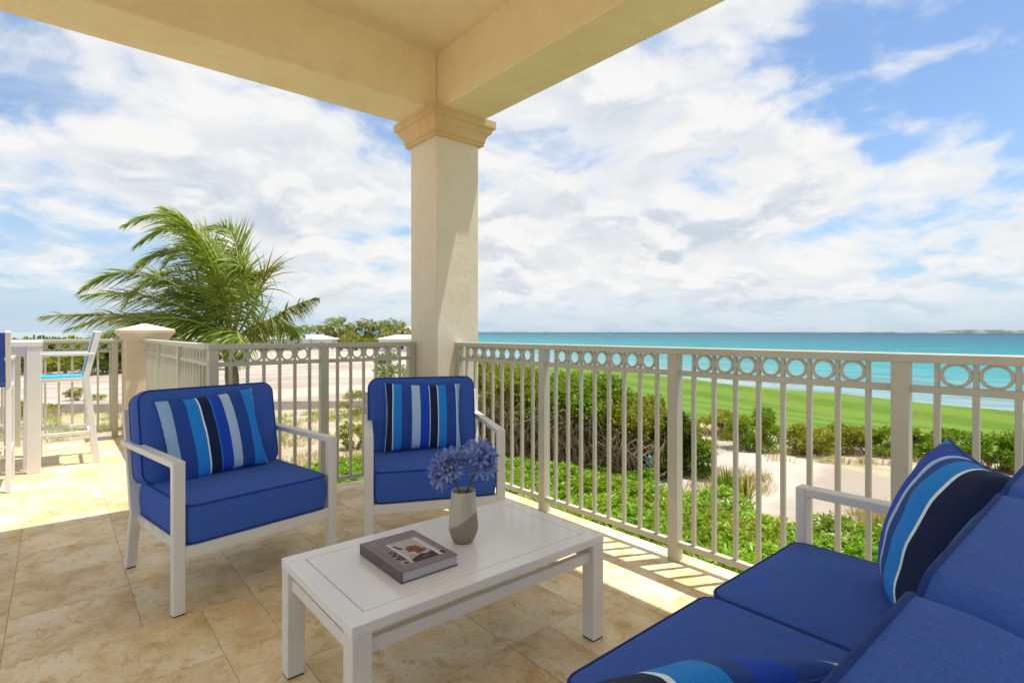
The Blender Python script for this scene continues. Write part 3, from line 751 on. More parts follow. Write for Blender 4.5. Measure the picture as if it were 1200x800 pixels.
def pil_mtx(loc, face, lean, roll=0):
    """face: heading (degrees, from +X) that the pillow's front looks to; lean back in degrees"""
    return Matrix.Translation(loc) @ Matrix.Rotation(R(face + 90), 4, 'Z') @ Matrix.Rotation(R(-lean), 4, 'X') @ Matrix.Rotation(R(roll), 4, 'Y')
pillow('striped blue and black pillow standing in the sofa corner beside the arm near the railing', 'stripe_c', 0.48, 0.45, 0.21, pil_mtx((1.69, 0.405, 0.465), 114, 19), 3.0)
pillow('striped pillow slumped on the sofa cushion at the end away from the railing', 'stripe_d', 0.46, 0.41, 0.13, pil_mtx((0.785, 0.63, 0.468), 65, 50), 4.0)

# ------------------------------------------------------------------ coffee table, book, vase, flowers
TX0, TX1, TY0, TY1, TZ = 0.608, 1.648, 1.383, 1.975, 0.404
tcx, tcy = (TX0 + TX1) / 2, (TY0 + TY1) / 2; hw, hd = (TX1 - TX0) / 2, (TY1 - TY0) / 2
tab = empty('coffee_table', (tcx, tcy, 0), 0, 'low white rectangular coffee table carrying the book and vase', 'table')
fr = 0.062
for s in (-1, 1):
    MB().box((-hw, s * hd - (fr if s > 0 else 0), TZ - 0.030), (hw, s * hd + (fr if s < 0 else 0), TZ), 0.002).build('top_frame', 'table_white', tab)
    MB().box((s * hw - (fr if s > 0 else 0), -hd + fr, TZ - 0.0298), (s * hw + (fr if s < 0 else 0), hd - fr, TZ - 0.0002), 0.0015).build('top_frame', 'table_white', tab)
    MB().box((-hw + 0.06, s * (hd - 0.030) - 0.014, TZ - 0.098), (hw - 0.06, s * (hd - 0.030) + 0.014, TZ - 0.060), 0.002).build('apron', 'frame_white', tab)
    MB().box((s * (hw - 0.030) - 0.014, -hd + 0.06, TZ - 0.098), (s * (hw - 0.030) + 0.014, hd - 0.06, TZ - 0.060), 0.002).build('apron', 'frame_white', tab)
    for q in (-1, 1):
        lg = MB().box((s * (hw - 0.031) - 0.030, q * (hd - 0.031) - 0.030, 0.005), (s * (hw - 0.031) + 0.030, q * (hd - 0.031) + 0.030, TZ - 0.029), 0.003).build('leg', 'frame_white', tab)
        MB().box((s * (hw - 0.031) - 0.028, q * (hd - 0.031) - 0.028, 0), (s * (hw - 0.031) + 0.028, q * (hd - 0.031) + 0.028, 0.006)).build('foot_pad', 'pad_brown', lg)
MB().box((-hw + fr + 0.003, -hd + fr + 0.003, TZ - 0.022), (hw - fr - 0.003, hd - fr - 0.003, TZ - 0.0005), 0.001).build('top_panel', 'table_white', tab)
MB().box((-hw + fr - 0.005, -hd + fr - 0.005, TZ - 0.029), (hw - fr + 0.005, hd - fr + 0.005, TZ - 0.008)).build('panel_tray', 'groove', tab)

bk = empty('book', (0.9425, 1.675, TZ), 0, 'thick hardback picture book with grey cover lying on the coffee table', 'book')
bw, bd, bh = 0.108, 0.152, 0.037
MB().box((-bw, -bd, 0), (bw, bd, 0.003), 0.0008).build('back_cover', 'book_spine', bk)
fc = MB().box((-bw, -bd, bh - 0.003), (bw, bd, bh), 0.0008).build('front_cover', 'book_cover', bk)
MB().box((-bw - 0.002, -bd, 0.0001), (-bw + 0.004, bd, bh - 0.0001), 0.001).build('spine', 'book_spine', bk)
MB().box((-bw + 0.0041, -bd + 0.004, 0.003), (bw - 0.004, bd - 0.004, bh - 0.003)).build('page_block', 'pages', bk)
MB().box((-bw + 0.014, -bd + 0.0004, bh - 0.0002), (-bw + 0.0165, bd - 0.0004, bh + 0.0002)).build('hinge_line', 'book_spine', fc)
# cover photograph: flat print built up of small sheets (x across, y up the cover)
def sheet(mb, x0, x1, y0, y1, lvl, mi, poly=None):
    z = bh + 0.0003 + lvl * 0.00015
    p = poly or [(x0, y0), (x1, y0), (x1, y1), (x0, y1)]
    mb.faces([(x, y, z) for x, y in p], [tuple(range(len(p)))], mi)
mb = MB(); X0, X1, Y0, Y1 = -0.076, 0.092, -0.112, 0.080
pw, ph = X1 - X0, Y1 - Y0
def S(a0, a1, b0, b1, lvl, mi): sheet(mb, X0 + a0 * pw, X0 + a1 * pw, Y0 + b0 * ph, Y0 + b1 * ph, lvl, mi)
def PG(pts_, lvl, mi): sheet(mb, 0, 0, 0, 0, lvl, mi, [(X0 + u * pw, Y0 + w * ph) for u, w in pts_])
def blob(u, w, ru, rw, lvl, mi, n=9, sd=0):
    rb = random.Random(sd); PG([(u + ru * math.cos(6.283 * k / n) * rb.uniform(.7, 1.1), w + rw * math.sin(6.283 * k / n) * rb.uniform(.7, 1.1)) for k in range(n)], lvl, mi)
S(.0, .17, 0.0, .16, 1, 5); blob(.09, .07, .06, .05, 2, 3, sd=1)
for k, (u, w) in enumerate(((.06, .30), (.13, .36), (.05, .46), (.12, .53), (.08, .62), (.13, .24))): blob(u, w, .05, .055, 1 + k % 3, 4, 7, k)
for k, (u, w) in enumerate(((.30, .72), (.28, .80), (.33, .66))): blob(u, w, .035, .06, 1 + k, 4, 7, 20 + k)
S(.19, .93, 0, 1, 0, 0)
S(.18, .225, 0, 1, 5, 1); S(.80, .875, 0, 1, 5, 1)
PG([(.225, 0), (.80, 0), (.80, .26), (.62, .30), (.44, .22), (.225, .12)], 1, 3)
PG([(.38, .44), (.54, .40), (.70, .46), (.69, .64), (.52, .70), (.40, .62)], 1, 2); PG([(.48, .28), (.68, .30), (.77, .42), (.72, .48), (.50, .44)], 2, 2)
blob(.50, .55, .07, .03, 3, 3, 8, 3); blob(.62, .40, .05, .03, 3, 3, 8, 4); blob(.66, .26, .11, .06, 4, 6, 10, 5); blob(.35, .26, .08, .08, 4, 5, 9, 6); blob(.58, .12, .12, .04, 2, 2, 9, 7)
S(.885, .98, .02, .14, 1, 3)
pm = mb.mesh('cover_picture')
for nm in ('p_grey', 'p_white', 'p_rust', 'p_dark', 'p_leaf', 'p_tan', 'p_lilac'): pm.materials.append(MATS[nm])
link('cover_picture', pm, None, fc)

VX, VY = 1.185, 1.684
prof = [(0.0, 0.002), (0.034, 0.0), (0.037, 0.003), (0.046, 0.020), (0.0545, 0.044), (0.0565, 0.056), (0.0555, 0.072), (0.0520, 0.11), (0.0490, 0.15), (0.0465, 0.182), (0.0458, 0.192), (0.0440, 0.1955), (0.0420, 0.193), (0.0415, 0.18), (0.044, 0.12), (0.046, 0.06), (0.02, 0.03), (0.0, 0.028)]
v, f = lathe([(max(r, 0.0003), z) for r, z in prof], 56)
tag(link('vase', me_py('vase', v, f, True), 'vase_glaze', None, (VX, VY, TZ)), 'two tone beige ceramic vase holding blue flowers on the coffee table', 'vase')
def floret_mesh():
    v, f, mi = [], [], []
    tv, tf = tube_vf([(0, 0, 0), (0, 0, 0.030)], [0.0010, 0.0014], 5); b0 = len(v); v += tv; f += [tuple(i + b0 for i in q) for q in tf]; mi += [1] * len(tf)
    for k in range(6):
        a = k * math.pi / 3; c, s = math.cos(a), math.sin(a)
        prof_ = [(0.0016, 0.028, 0.0018), (0.0045, 0.040, 0.0036), (0.010, 0.052, 0.0046), (0.019, 0.060, 0.0040), (0.026, 0.061, 0.0006)]
        b0 = len(v)
        for r, z, w in prof_: v += [(r * c - w * s, r * s + w * c, z), (r * c * .96, r * s * .96, z - 0.0012), (r * c + w * s, r * s - w * c, z)]
        for i in range(4):
            for q in (0, 1): f.append((b0 + i * 3 + q, b0 + i * 3 + q + 1, b0 + i * 3 + q + 4, b0 + i * 3 + q + 3)); mi.append(0)
    me = me_py('floret', v, f, True); me.materials.append(MATS['flower_blue']); me.materials.append(MATS['pedicel'])
    me.polygons.foreach_set('material_index', mi); return me
FLO = floret_mesh()
def bud_mesh():
    v, f = tube_vf([(0, 0, 0), (0, 0, 0.03), (0, 0, 0.036), (0, 0, 0.050), (0, 0, 0.056)], [0.001, 0.0012, 0.0036, 0.0042, 0.0008], 6); me = me_py('bud', v, f, True)
    me.materials.append(MATS['flower_blue']); return me
BUD = bud_mesh()
def agapanthus(base, head, axis, n, label, seed):
    rn = random.Random(seed)
    t = empty('agapanthus_flower', base, 0, label, 'flower', 'blue flowers in the vase')
    b0, h0 = Vector(base), Vector(head); mid = (b0 + h0) / 2 + Vector((0, 0, 0.01))
    v, f = tube_vf([b0 - b0, mid - b0, h0 - b0], [0.0042, 0.0038, 0.0036], 8); link('stem', me_py('stem', v, f, True), 'stem_green', t)
    ax = Vector(axis).normalized(); q0 = ax.to_track_quat('Z', 'Y')
    for k in range(n):
        z = 1 - (k + 0.5) / n * 1.42; a = k * 2.39996 + rn.uniform(-.2, .2); r = math.sqrt(max(0, 1 - z * z))
        d = q0 @ Vector((r * math.cos(a), r * math.sin(a), z)); d += Vector((rn.uniform(-.16, .16), rn.uniform(-.16, .16), rn.uniform(-.16, .1))); d.normalize()
        bud = rn.random() < 0.16
        o = link('bud' if bud else 'floret', BUD if bud else FLO, None, t, h0 - b0 + d * 0.004)
        o.rotation_euler = (d.to_track_quat('Z', 'Y').to_matrix() @ Matrix.Rotation(rn.uniform(0, 6.28), 3, 'Z')).to_euler(); s = rn.uniform(0.9, 1.4); o.scale = (s * 1.05, s * 1.05, s)
    return t
vb = Vector((VX, VY, TZ + 0.06))
agapanthus(vb + RGT * 0.030, vb + Vector((0, 0, 0.215)) - RGT * 0.048 - FWD * 0.01, -RGT * 0.55 + Vector((0, 0, 1)), 40, 'blue agapanthus flower head leaning towards the armchair pillow, lower of two', 3)
agapanthus(vb - RGT * 0.030, vb + Vector((0, 0, 0.245)) + RGT * 0.062 + FWD * 0.02, RGT * 0.5 + Vector((0, 0, 1)), 42, 'blue agapanthus flower head reaching higher beside the armchair arm near the railing', 4)

# ------------------------------------------------------------------ bar table and chairs
bt = empty('bar_table', (-0.95, 6.55, 0), 0, 'tall white bar table standing in the sun beyond the armchairs', 'table')
BX, BY, BH = 0.86, 0.46, 1.12
MB().box((-BX, -BY, BH - 0.045), (BX, BY, BH), 0.004).build('table_top', 'bar_white', bt)
for s in (-1, 1):
    for q in (-1, 1):
        MB().box((s * (BX - .05) - .045, q * (BY - .05) - .045, 0.0), (s * (BX - .05) + .045, q * (BY - .05) + .045, BH - 0.044), 0.003).build('leg', 'bar_white', bt)
    MB().box((-BX + .10, s * (BY - .05) - .015, BH - 0.125), (BX - .10, s * (BY - .05) + .015, BH - 0.046), 0.002).build('apron', 'bar_white', bt)
    MB().box((s * (BX - .05) - .015, -BY + .10, BH - 0.125), (s * (BX - .05) + .015, BY - .10, BH - 0.046), 0.002).build('apron', 'bar_white', bt)
def bar_chair(loc, rz, label, seat, back):
    t = empty('bar_chair', loc, rz, label, 'chair', 'bar chairs around the tall table')
    for s in (-1, 1):
        x = s * 0.245
        MB().bar((x, -0.215, 0), (x, -0.205, 0.985), 0.030, 0.042, 0.003, (0, 1, 0)).build('leg', 'bar_white', t)
        MB().bar((x, 0.275, 0), (x, 0.195, 0.79), 0.030, 0.045, 0.003, (0, 1, 0)).build('leg', 'bar_white', t)
        MB().bar((x, 0.195, 0.786), (x, 0.285, 1.205), 0.030, 0.045, 0.003, (0, 1, 0)).build('back_upright', 'bar_white', t)
        MB().box((x - .022, -0.235, 0.985), (x + .022, 0.255, 1.010), 0.003).build('arm', 'bar_white', t)
        MB().box((x - .014, -0.20, 0.755), (x + .014, 0.19, 0.79), 0.002).build('seat_rail', 'bar_white', t)
        MB().box((x - .012, -0.20, 0.27), (x + .012, 0.235, 0.30), 0.002).build('stretcher', 'bar_white', t)
    MB().box((-.229, -0.23, 0.25), (.229, -0.195, 0.275), 0.002).build('footrest', 'bar_white', t)
    MB().box((-.229, 0.215, 0.25), (.229, 0.24, 0.275), 0.002).build('stretcher', 'bar_white', t)
    MB().box((-.231, -0.225, 0.755), (.231, -0.20, 0.782), 0.002).build('seat_rail', 'bar_white', t)
    MB().box((-.231, -0.222, 0.783), (.231, 0.186, 0.796), 0.004).build('seat_sling', seat, t)
    MB().bar((0, 0.196, 0.82), (0, 0.277, 1.195), 0.458, 0.012, 0.002, (0, 1, 0)).build('back_sling', back, t)
    return t
bar_chair((0.02, 6.52, 0), R(-90), 'white bar chair with bright cyan seat at the end of the bar table', 'sling_cyan', 'sling_steel')
bar_chair((-0.515, 5.79, 0), R(180), 'white bar chair with dark blue sling back between the bar table and armchairs', 'sling_blue', 'sling_blue')
bar_chair((-0.60, 7.18, 0), R(0), 'white bar chair with blue seat between the bar table and the far railing', 'sling_blue', 'sling_blue')

# ------------------------------------------------------------------ foliage builders
def leaves_np(cent, dirs, lens, wids, fold=0.25, rng=RNG):
    """each leaf: folded diamond, 4 verts, 2 triangles -> as quads"""
    n = len(cent); d = dirs / (np.linalg.norm(dirs, axis=1, keepdims=True) + 1e-9)
    a = rng.normal(size=(n, 3)); a[:, 2] += 0.8
    s = np.cross(d, a); s /= (np.linalg.norm(s, axis=1, keepdims=True) + 1e-9); u = np.cross(s, d)
    L = lens[:, None]; Wd = wids[:, None]
    v = np.stack([cent, cent + d * L * 0.55 + s * Wd * 0.5 + u * Wd * fold, cent + d * L, cent + d * L * 0.55 - s * Wd * 0.5 + u * Wd * fold], 1).reshape(-1, 3)
    b0 = np.arange(n)[:, None] * 4
    return v, np.concatenate([b0 + np.array([[0, 1, 2]]), b0 + np.array([[0, 2, 3]])])
def blades_np(base, tip, wid, rng=RNG, curve=0.25):
    n = len(base); d = tip - base; h = rng.normal(size=(n, 3)); h[:, 2] = 0
    s = np.cross(d, h + 1e-3); s /= (np.linalg.norm(s, axis=1, keepdims=True) + 1e-9); s[:, 2] *= 0.2
    mid = base + d * 0.55 + np.array([0, 0, 1.0]) * np.linalg.norm(d, axis=1, keepdims=True) * curve * 0.4
    w = wid[:, None]
    v = np.stack([base - s * w * .5, base + s * w * .5, mid + s * w * .42, mid - s * w * .42, tip], 1).reshape(-1, 3)
    b0 = np.arange(n)[:, None] * 5
    return v, np.concatenate([b0 + np.array([[0, 1, 2]]), b0 + np.array([[0, 2, 3]]), b0 + np.array([[3, 2, 4]])])
def rosettes(points, per, llen, wid, tilt=(0.1, 0.9), rng=RNG):
    n = len(points); C = np.repeat(points, per, 0); m_ = len(C)
    a = rng.uniform(0, 2 * np.pi, m_); t = rng.uniform(*tilt, m_)
    d = np.stack([np.cos(a), np.sin(a), t], 1); C = C + d * rng.uniform(0, 0.02, (m_, 1))
    ln = rng.uniform(0.7, 1.25, m_) * llen
    return leaves_np(C, d, ln, ln * wid, 0.2, rng)
# low leafy ground cover below the railing
def region_points(n, fn, x0, x1, y0, y1):
    out = []
    while len(out) < n:
        x = RNG.uniform(x0, x1, 20000); y = RNG.uniform(y0, y1, 20000)
        k = [fn(p, q) for p, q in zip(x, y)]; out += [(p, q) for p, q, z in zip(x, y, k) if z]
    return np.array(out[:n])
def cover_edge(y): return 11.0 + 0.35 * math.sin(y * 0.9) + 0.3 * math.sin(y * 2.3 + 1) - 0.2 * max(0, y - 9)
pts2 = region_points(24000, lambda x, y: x < cover_edge(y), 3.0, 11.8, -3, 14.5)
zz = np.array([GZ + 0.30 + 0.30 * mnoise.noise(Vector((x * .9, y * .9, 0))) + 0.10 * mnoise.noise(Vector((x * 3, y * 3, 5))) for x, y in pts2]) + RNG.uniform(-0.16, 0.05, len(pts2))
v, q = rosettes(np.column_stack([pts2, zz]), 9, 0.100, 0.40)
tag(link('ground_cover', me_np('ground_cover', v, q), 'leaf_cover'), 'bright green leafy ground cover below the railing', 'ground cover', None, 'stuff')
pm2 = np.array([p for p in np.column_stack([pts2, zz]) if mnoise.noise(Vector((p[0] * .7, p[1] * .7, 11))) > 0.12 and RNG.random() < .55])
v, q = rosettes(pm2 + np.array([0, 0, 0.05]), 7, 0.075, 0.36, (0.4, 1.6))
tag(link('ground_cover', me_np('ground_cover', v, q), 'leaf_olive'), 'yellowish young shoots patched through the ground cover below the railing', 'ground cover', None, 'stuff')
pm3 = pts2[::9]; v, q = blades_np(np.column_stack([pm3, np.full(len(pm3), GZ + .1)]), np.column_stack([pm3 + RNG.normal(size=pm3.shape) * .12, zz[::9] + .06]), np.full(len(pm3), .012))
tag(link('ground_cover', me_np('ground_cover', v, q), 'twig_grass'), 'thin brown stems standing in the ground cover below the railing', 'ground cover', None, 'stuff')
gy = np.arange(-3.0, 14.6, 0.6); v, f = [], []
for y in gy:
    for k in range(13):
        x = 2.9 + (cover_edge(y) - 2.9) * k / 12; v.append((x, y, GZ + 0.12 + 0.2 * mnoise.noise(Vector((x * .9, y * .9, 0))) if 0 < k < 12 else GZ - 0.2))
for j in range(len(gy) - 1):
    for k in range(12): f.append((j * 13 + k, j * 13 + k + 1, j * 13 + k + 14, j * 13 + k + 13))
tag(link('soil_bed', me_py('soil_bed', v, f, True), 'leaf_bush'), kind='structure')
def bush(name, base, rx, ry, h, nleaf, label, leaf='leaf_bush', twig_frac=0.5, group=None, llen=0.09, ntwig=160, seed=0, skirt=0.15, lobes=14, cat='bush'):
    rng = np.random.default_rng(seed + 100); rn = random.Random(seed)
    t = empty(name, base, rn.uniform(0, 6.28), label, cat, group)
    # clump centres over the crown
    C = []
    for k in range(lobes):
        a = rn.uniform(0, 6.28); q = (k + rn.random()) / lobes; r = 0.80 * math.sqrt(1 - q * q * .85) * rn.uniform(.75, 1.05); r *= (.80 if skirt > .3 else 1.0); z = h * (max(.14, skirt) + (.80 - max(.14, skirt)) * q) * rn.uniform(.9, 1.1)
        C.append((rx * r * math.cos(a), ry * r * math.sin(a), z, rn.uniform(0.34, 0.55)))
    mb = MB()
    for k in range(ntwig):
        c = C[rn.randrange(lobes)]; s = Vector((c[0] * rn.uniform(.1, .6), c[1] * rn.uniform(.1, .6), -0.05))
        e = Vector((c[0] + rn.gauss(0, .3) * rx * .55, c[1] + rn.gauss(0, .3) * ry * .55, c[2] * rn.uniform(0.55, 1.0)))
        md = s.lerp(e, 0.5) + Vector((rn.gauss(0, .10), rn.gauss(0, .10), rn.gauss(0, .08))) * h * 0.7
        mb.tube([s, md, e], [0.016 * h * .6 + .004, 0.010, 0.004], 3, cap=False)
    if skirt > .3:
        for k in range(420):
            a = rn.uniform(0, 6.28); rr0 = rn.uniform(.75, 1.08); z0 = rn.uniform(0, skirt * h * .9)
            s = Vector((rx * rr0 * math.cos(a), ry * rr0 * math.sin(a), z0)); a2 = a + rn.gauss(0, .35)
            e = Vector((rx * rr0 * math.cos(a2), ry * rr0 * math.sin(a2), z0 + rn.uniform(.15, .55) * h * .6)); md = s.lerp(e, .5) * rn.uniform(1.0, 1.12)
            mb.tube([s, md, e], [.014, .010, .005], 3, cap=False)
    tw = mb.build('branches', 'twig_grass', t); tw['kind'] = 'stuff'
    per = nleaf // lobes; cen, dr = [], []
    for (x, y, z, s) in C:
        d = rng.normal(size=(per, 3)); d[:, 2] = np.abs(d[:, 2]) * 0.9 - 0.35; d /= np.linalg.norm(d, axis=1, keepdims=True)
        rad = s * (0.55 + 0.55 * rng.random((per, 1)) ** 0.6) * (0.75 + 0.45 * np.array([[mnoise.noise(Vector(q * 2.3) + Vector((x, y, z)))] for q in d]))
        cen.append(np.array([x, y, z]) + d * rad * np.array([rx * .9, ry * .9, h * 0.40])); dr.append(d + rng.normal(size=(per, 3)) * 0.55 + np.array([0, 0, 0.25]))
    cen = np.concatenate(cen); dr = np.concatenate(dr); keep = cen[:, 2] > skirt * h * rng.uniform(0.6, 1.3, len(cen)); cen, dr = cen[keep], dr[keep]
    ln = rng.uniform(0.7, 1.3, len(cen)) * llen
    v, q = leaves_np(cen, dr, ln, ln * 0.5, 0.2, rng)
    lo = link('foliage', me_np('foliage', v, q), leaf, t); lo['kind'] = 'stuff'
    return t
B = [(560, 18.5, 1.7, 1.6, 3.15, 'leaf_olive', .45, 'tall olive green bush with bare brown lower branches, first in the hedge from the column'),
     (606, 16.6, 1.6, 1.5, 2.95, 'leaf_olive', .48, 'yellowish bush with a bare thicket of brown twigs, second in the hedge from the column'),
     (652, 15.6, 1.5, 1.4, 2.75, 'leaf_bush', .50, 'green bush over a bare brown twig thicket, third in the hedge from the column'),
     (694, 15.0, 1.45, 1.4, 2.70, 'leaf_bush', .45, 'tall green bush over brown twigs, fourth in the hedge from the column'),
     (735, 14.7, 1.25, 1.3, 2.45, 'leaf_olive', .32, 'yellow green bush with few brown twigs, fifth in the hedge from the column'),
     (764, 14.6, .85, 1.0, 2.1, 'leaf_bush', .10, 'leafy green bush behind the small teal garden light'),
     (786, 14.3, 0.6, 0.7, 1.8, 'leaf_dark', .06, 'narrow dark green bush closing the hedge next to the sandy path')]
for i, (px, fw, rx, ry, h, lf, sk, lab) in enumerate(B):
    bush('hedge_bush', spot(px, fw, GZ), rx, ry, h, 12500, lab, lf, group='hedge bushes below the railing', ntwig=520 if sk > .3 else 120, seed=i, skirt=sk, lobes=22, llen=0.11)
SHB = [(826, 14.0, .55, .55, 1.15, 'leaf_bush', 'loose green shrub on the near edge of the sandy path', 2600, .1),
       (846, 20.0, .95, .8, 1.0, 'leaf_olive', 'low brownish olive shrub between the sandy path and the lawn', 2600, .05),
       (882, 17.6, .85, .8, 1.45, 'leaf_bush', 'rounded glossy green shrub at the lawn edge where the path bends', 4200, .05),
       (948, 17.2, .85, .75, .95, 'leaf_olive', 'low brown and olive shrub on the lawn edge beside the path', 3000, .08),
       (988, 17.6, .8, .75, 1.0, 'leaf_olive', 'pale olive shrub in the row along the lawn', 3000, .08),
       (1030, 17.4, .8, .75, .95, 'leaf_bush', 'green shrub behind the thick railing post along the lawn', 3000, .08),
       (1075, 17.0, .9, .8, 1.05, 'leaf_bush', 'green shrub above the striped sofa pillow along the lawn', 3200, .05),
       (1120, 16.4, .9, .8, 1.15, 'leaf_bush', 'dense green shrub in the row along the lawn behind the sofa pillow tip', 3200, .05),
       (1165, 15.8, .9, .8, 1.2, 'leaf_bush', 'dense green shrub ending the row along the lawn', 3200, .05),
       (1215, 15.4, .9, .8, 1.2, 'leaf_bush', 'dense green shrub past the end of the lawn row', 3200, .05),
       (800, 19.5, .7, .6, .8, 'leaf_olive', 'small olive shrub beside the patch of bright sand at the hedge end', 2000, .05)]
for i, (px, fw, rx, ry, h, lf, lab, nl, sk) in enumerate(SHB):
    p = spot(px, fw, 0); p.z = land_z(p.x, p.y)
    bush('shrub', p, rx, ry, h, nl, lab, lf, group='shrubs between path and lawn', ntwig=60, seed=40 + i, skirt=sk, lobes=11, llen=0.10, cat='shrub')
def strap_plant(px, fw, h, n, label, seed, mat='leaf_bush', name='yucca_plant', z=None, wid=0.035, spread=0.45):
    rng = np.random.default_rng(seed); p = spot(px, fw, 0); p.z = land_z(p.x, p.y) if z is None else z
    a = rng.uniform(0, 6.28, n); r = rng.uniform(0.0, 1.0, n)
    base = np.stack([np.cos(a) * r * h * spread * .5, np.sin(a) * r * h * spread * .5, np.zeros(n)], 1)
    tip = base + np.stack([np.cos(a) * r * h * spread, np.sin(a) * r * h * spread, h * rng.uniform(0.55, 1.05, n) * (1 - .25 * r)], 1)
    v, q = blades_np(base, tip, np.full(n, wid), rng)
    t = empty(name, p, 0, label, 'plant', 'strap leaved plants on the sand')
    o = link('leaves', me_np('leaves', v, q), mat, t); o['kind'] = 'stuff'
    return t
strap_plant(852, 12.6, 0.75, 70, 'upright strap leaved plant, darker of the pair beside the sandy path', 1)
strap_plant(874, 12.2, 0.62, 70, 'shorter yellow green strap leaved plant of the pair beside the sandy path', 2, 'leaf_olive')
strap_plant(1028, 10.2, 0.45, 26, 'thin spiky plant on the sand between railing and sofa arm', 3, 'leaf_olive')
# dry grass fringes, one mass
def tufts(name, boxes, n_each, hgt, mat, label, wid=0.012):
    V, Q, b0 = [], [], 0
    for (px0, px1, f0, f1) in boxes:
        n = n_each; px = RNG.uniform(px0, px1, n); fw = RNG.uniform(f0, f1, n)
        base = np.array([[*(lambda p: (p.x, p.y, land_z(p.x, p.y) - 0.02))(spot(a, b_, 0))] for a, b_ in zip(px, fw)])
        nz = np.array([mnoise.noise(Vector((x * .55, y * .55, 2))) for x, y, _ in base]); base = base[nz > -0.12]; n = len(base)
        base = np.repeat(base, 7, 0); n = len(base); base[:, :2] += RNG.normal(size=(n, 2)) * 0.09
        tip = base + np.column_stack([RNG.normal(size=(n, 2)) * hgt * .45, hgt * RNG.uniform(.4, 1.1, n)])
        v, q = blades_np(base, tip, np.full(n, wid)); V.append(v); Q.append(q + b0); b0 += len(v)
    tag(link(name, me_np(name, np.concatenate(V), np.concatenate(Q)), mat), label, 'grass', None, 'stuff')
tufts('dry_grass', [(795, 900, 11.3, 14.5), (900, 1080, 15.6, 17.6), (1000, 1080, 9.8, 11.5), (815, 900, 18, 21)], 330, 0.28, 'dry_grass', 'tan dry grass along both sides of the sandy path', 0.016)
tufts('dry_meadow', [(60, 480, 9.5, 25.5)], 4200, 0.20, 'dry_grass', 'dry straw coloured grass behind the armchairs and corner railing', 0.018)
tufts('green_tufts', [(320, 480, 9.5, 12.0), (250, 470, 22, 25.5), (-30, 140, 19, 24)], 220, 0.22, 'leaf_cover', 'green grass tufts dotted over the dry meadow', 0.025)
leafmat('leaf_lawn', [(0.08, 0.15, 0.015), (0.12, 0.20, 0.02), (0.17, 0.24, 0.03)], 0.6, 0.2)
tufts('lawn_fringe', [(780, 1220, 18.2, 19.6)], 900, 0.14, 'leaf_lawn', 'longer green grass fringe at the lawn edge', 0.02)
# plants left of the column
bush('meadow_shrub', spot(415, 17.5, GZ), .55, .5, 1.0, 1800, 'small olive shrub in the dry meadow between the two armchairs', 'leaf_olive', ntwig=50, seed=71, skirt=.03, lobes=8, llen=.08, cat='shrub')
bush('meadow_shrub', spot(424, 24.5, GZ), 1.3, 1.0, 1.3, 2400, 'pale green sprawling shrub at the edge of the white sand field', 'leaf_olive', ntwig=60, seed=72, skirt=.03, lobes=10, llen=.10, cat='shrub')
bush('meadow_shrub', spot(462, 30, GZ + .3), 1.3, 1.2, 2.6, 3200, 'taller green shrub beside the column behind the railing end', 'leaf_bush', ntwig=60, seed=73, skirt=.03, lobes=10, llen=.12, cat='shrub')
bush('meadow_shrub', spot(35, 24.0, GZ), 1.5, .9, .8, 2000, 'low grey green shrub on the sand behind the bar table legs', 'leaf_olive', ntwig=50, seed=74, skirt=.02, lobes=9, llen=.09, cat='shrub')
bush('meadow_shrub', spot(96, 27.0, GZ + .35), .9, .7, .7, 1300, 'low grey green shrub on the sand behind the cyan bar chair', 'leaf_olive', ntwig=40, seed=75, skirt=.02, lobes=8, llen=.09, cat='shrub')
# evergreen thicket on the far side of the sand field
for i in range(13):
    px = -60 + i * 26; fw = 46 + 3 * math.sin(i * 1.7)
    bush('sea_grape_bush', spot(px, fw, GZ + .2), 2.4, 2.2, 3.15 + .35 * math.sin(i * 2.2), 2600,
         'dark rounded evergreen bush in the thicket across the sand, behind the far railing', 'leaf_dark' if i % 3 else 'leaf_olive', group='thicket beyond the sand field', ntwig=20, seed=200 + i, skirt=.02, lobes=14, llen=.30)
# small teal garden light
gl = empty('garden_light', spot(761, 13.2, GZ + .15), 0, 'small teal garden light on a stake in front of the hedge', 'light')
MB().tube([(0, 0, -0.05), (0, 0, 0.50)], 0.016, 8).build('stake', 'lamp_teal', gl)
v, f = lathe([(0.014, 0.48), (0.035, 0.50), (0.048, 0.55), (0.045, 0.60), (0.02, 0.625), (0.004, 0.63)], 14); link('head', me_py('head', v, f, True), 'lamp_teal', gl)

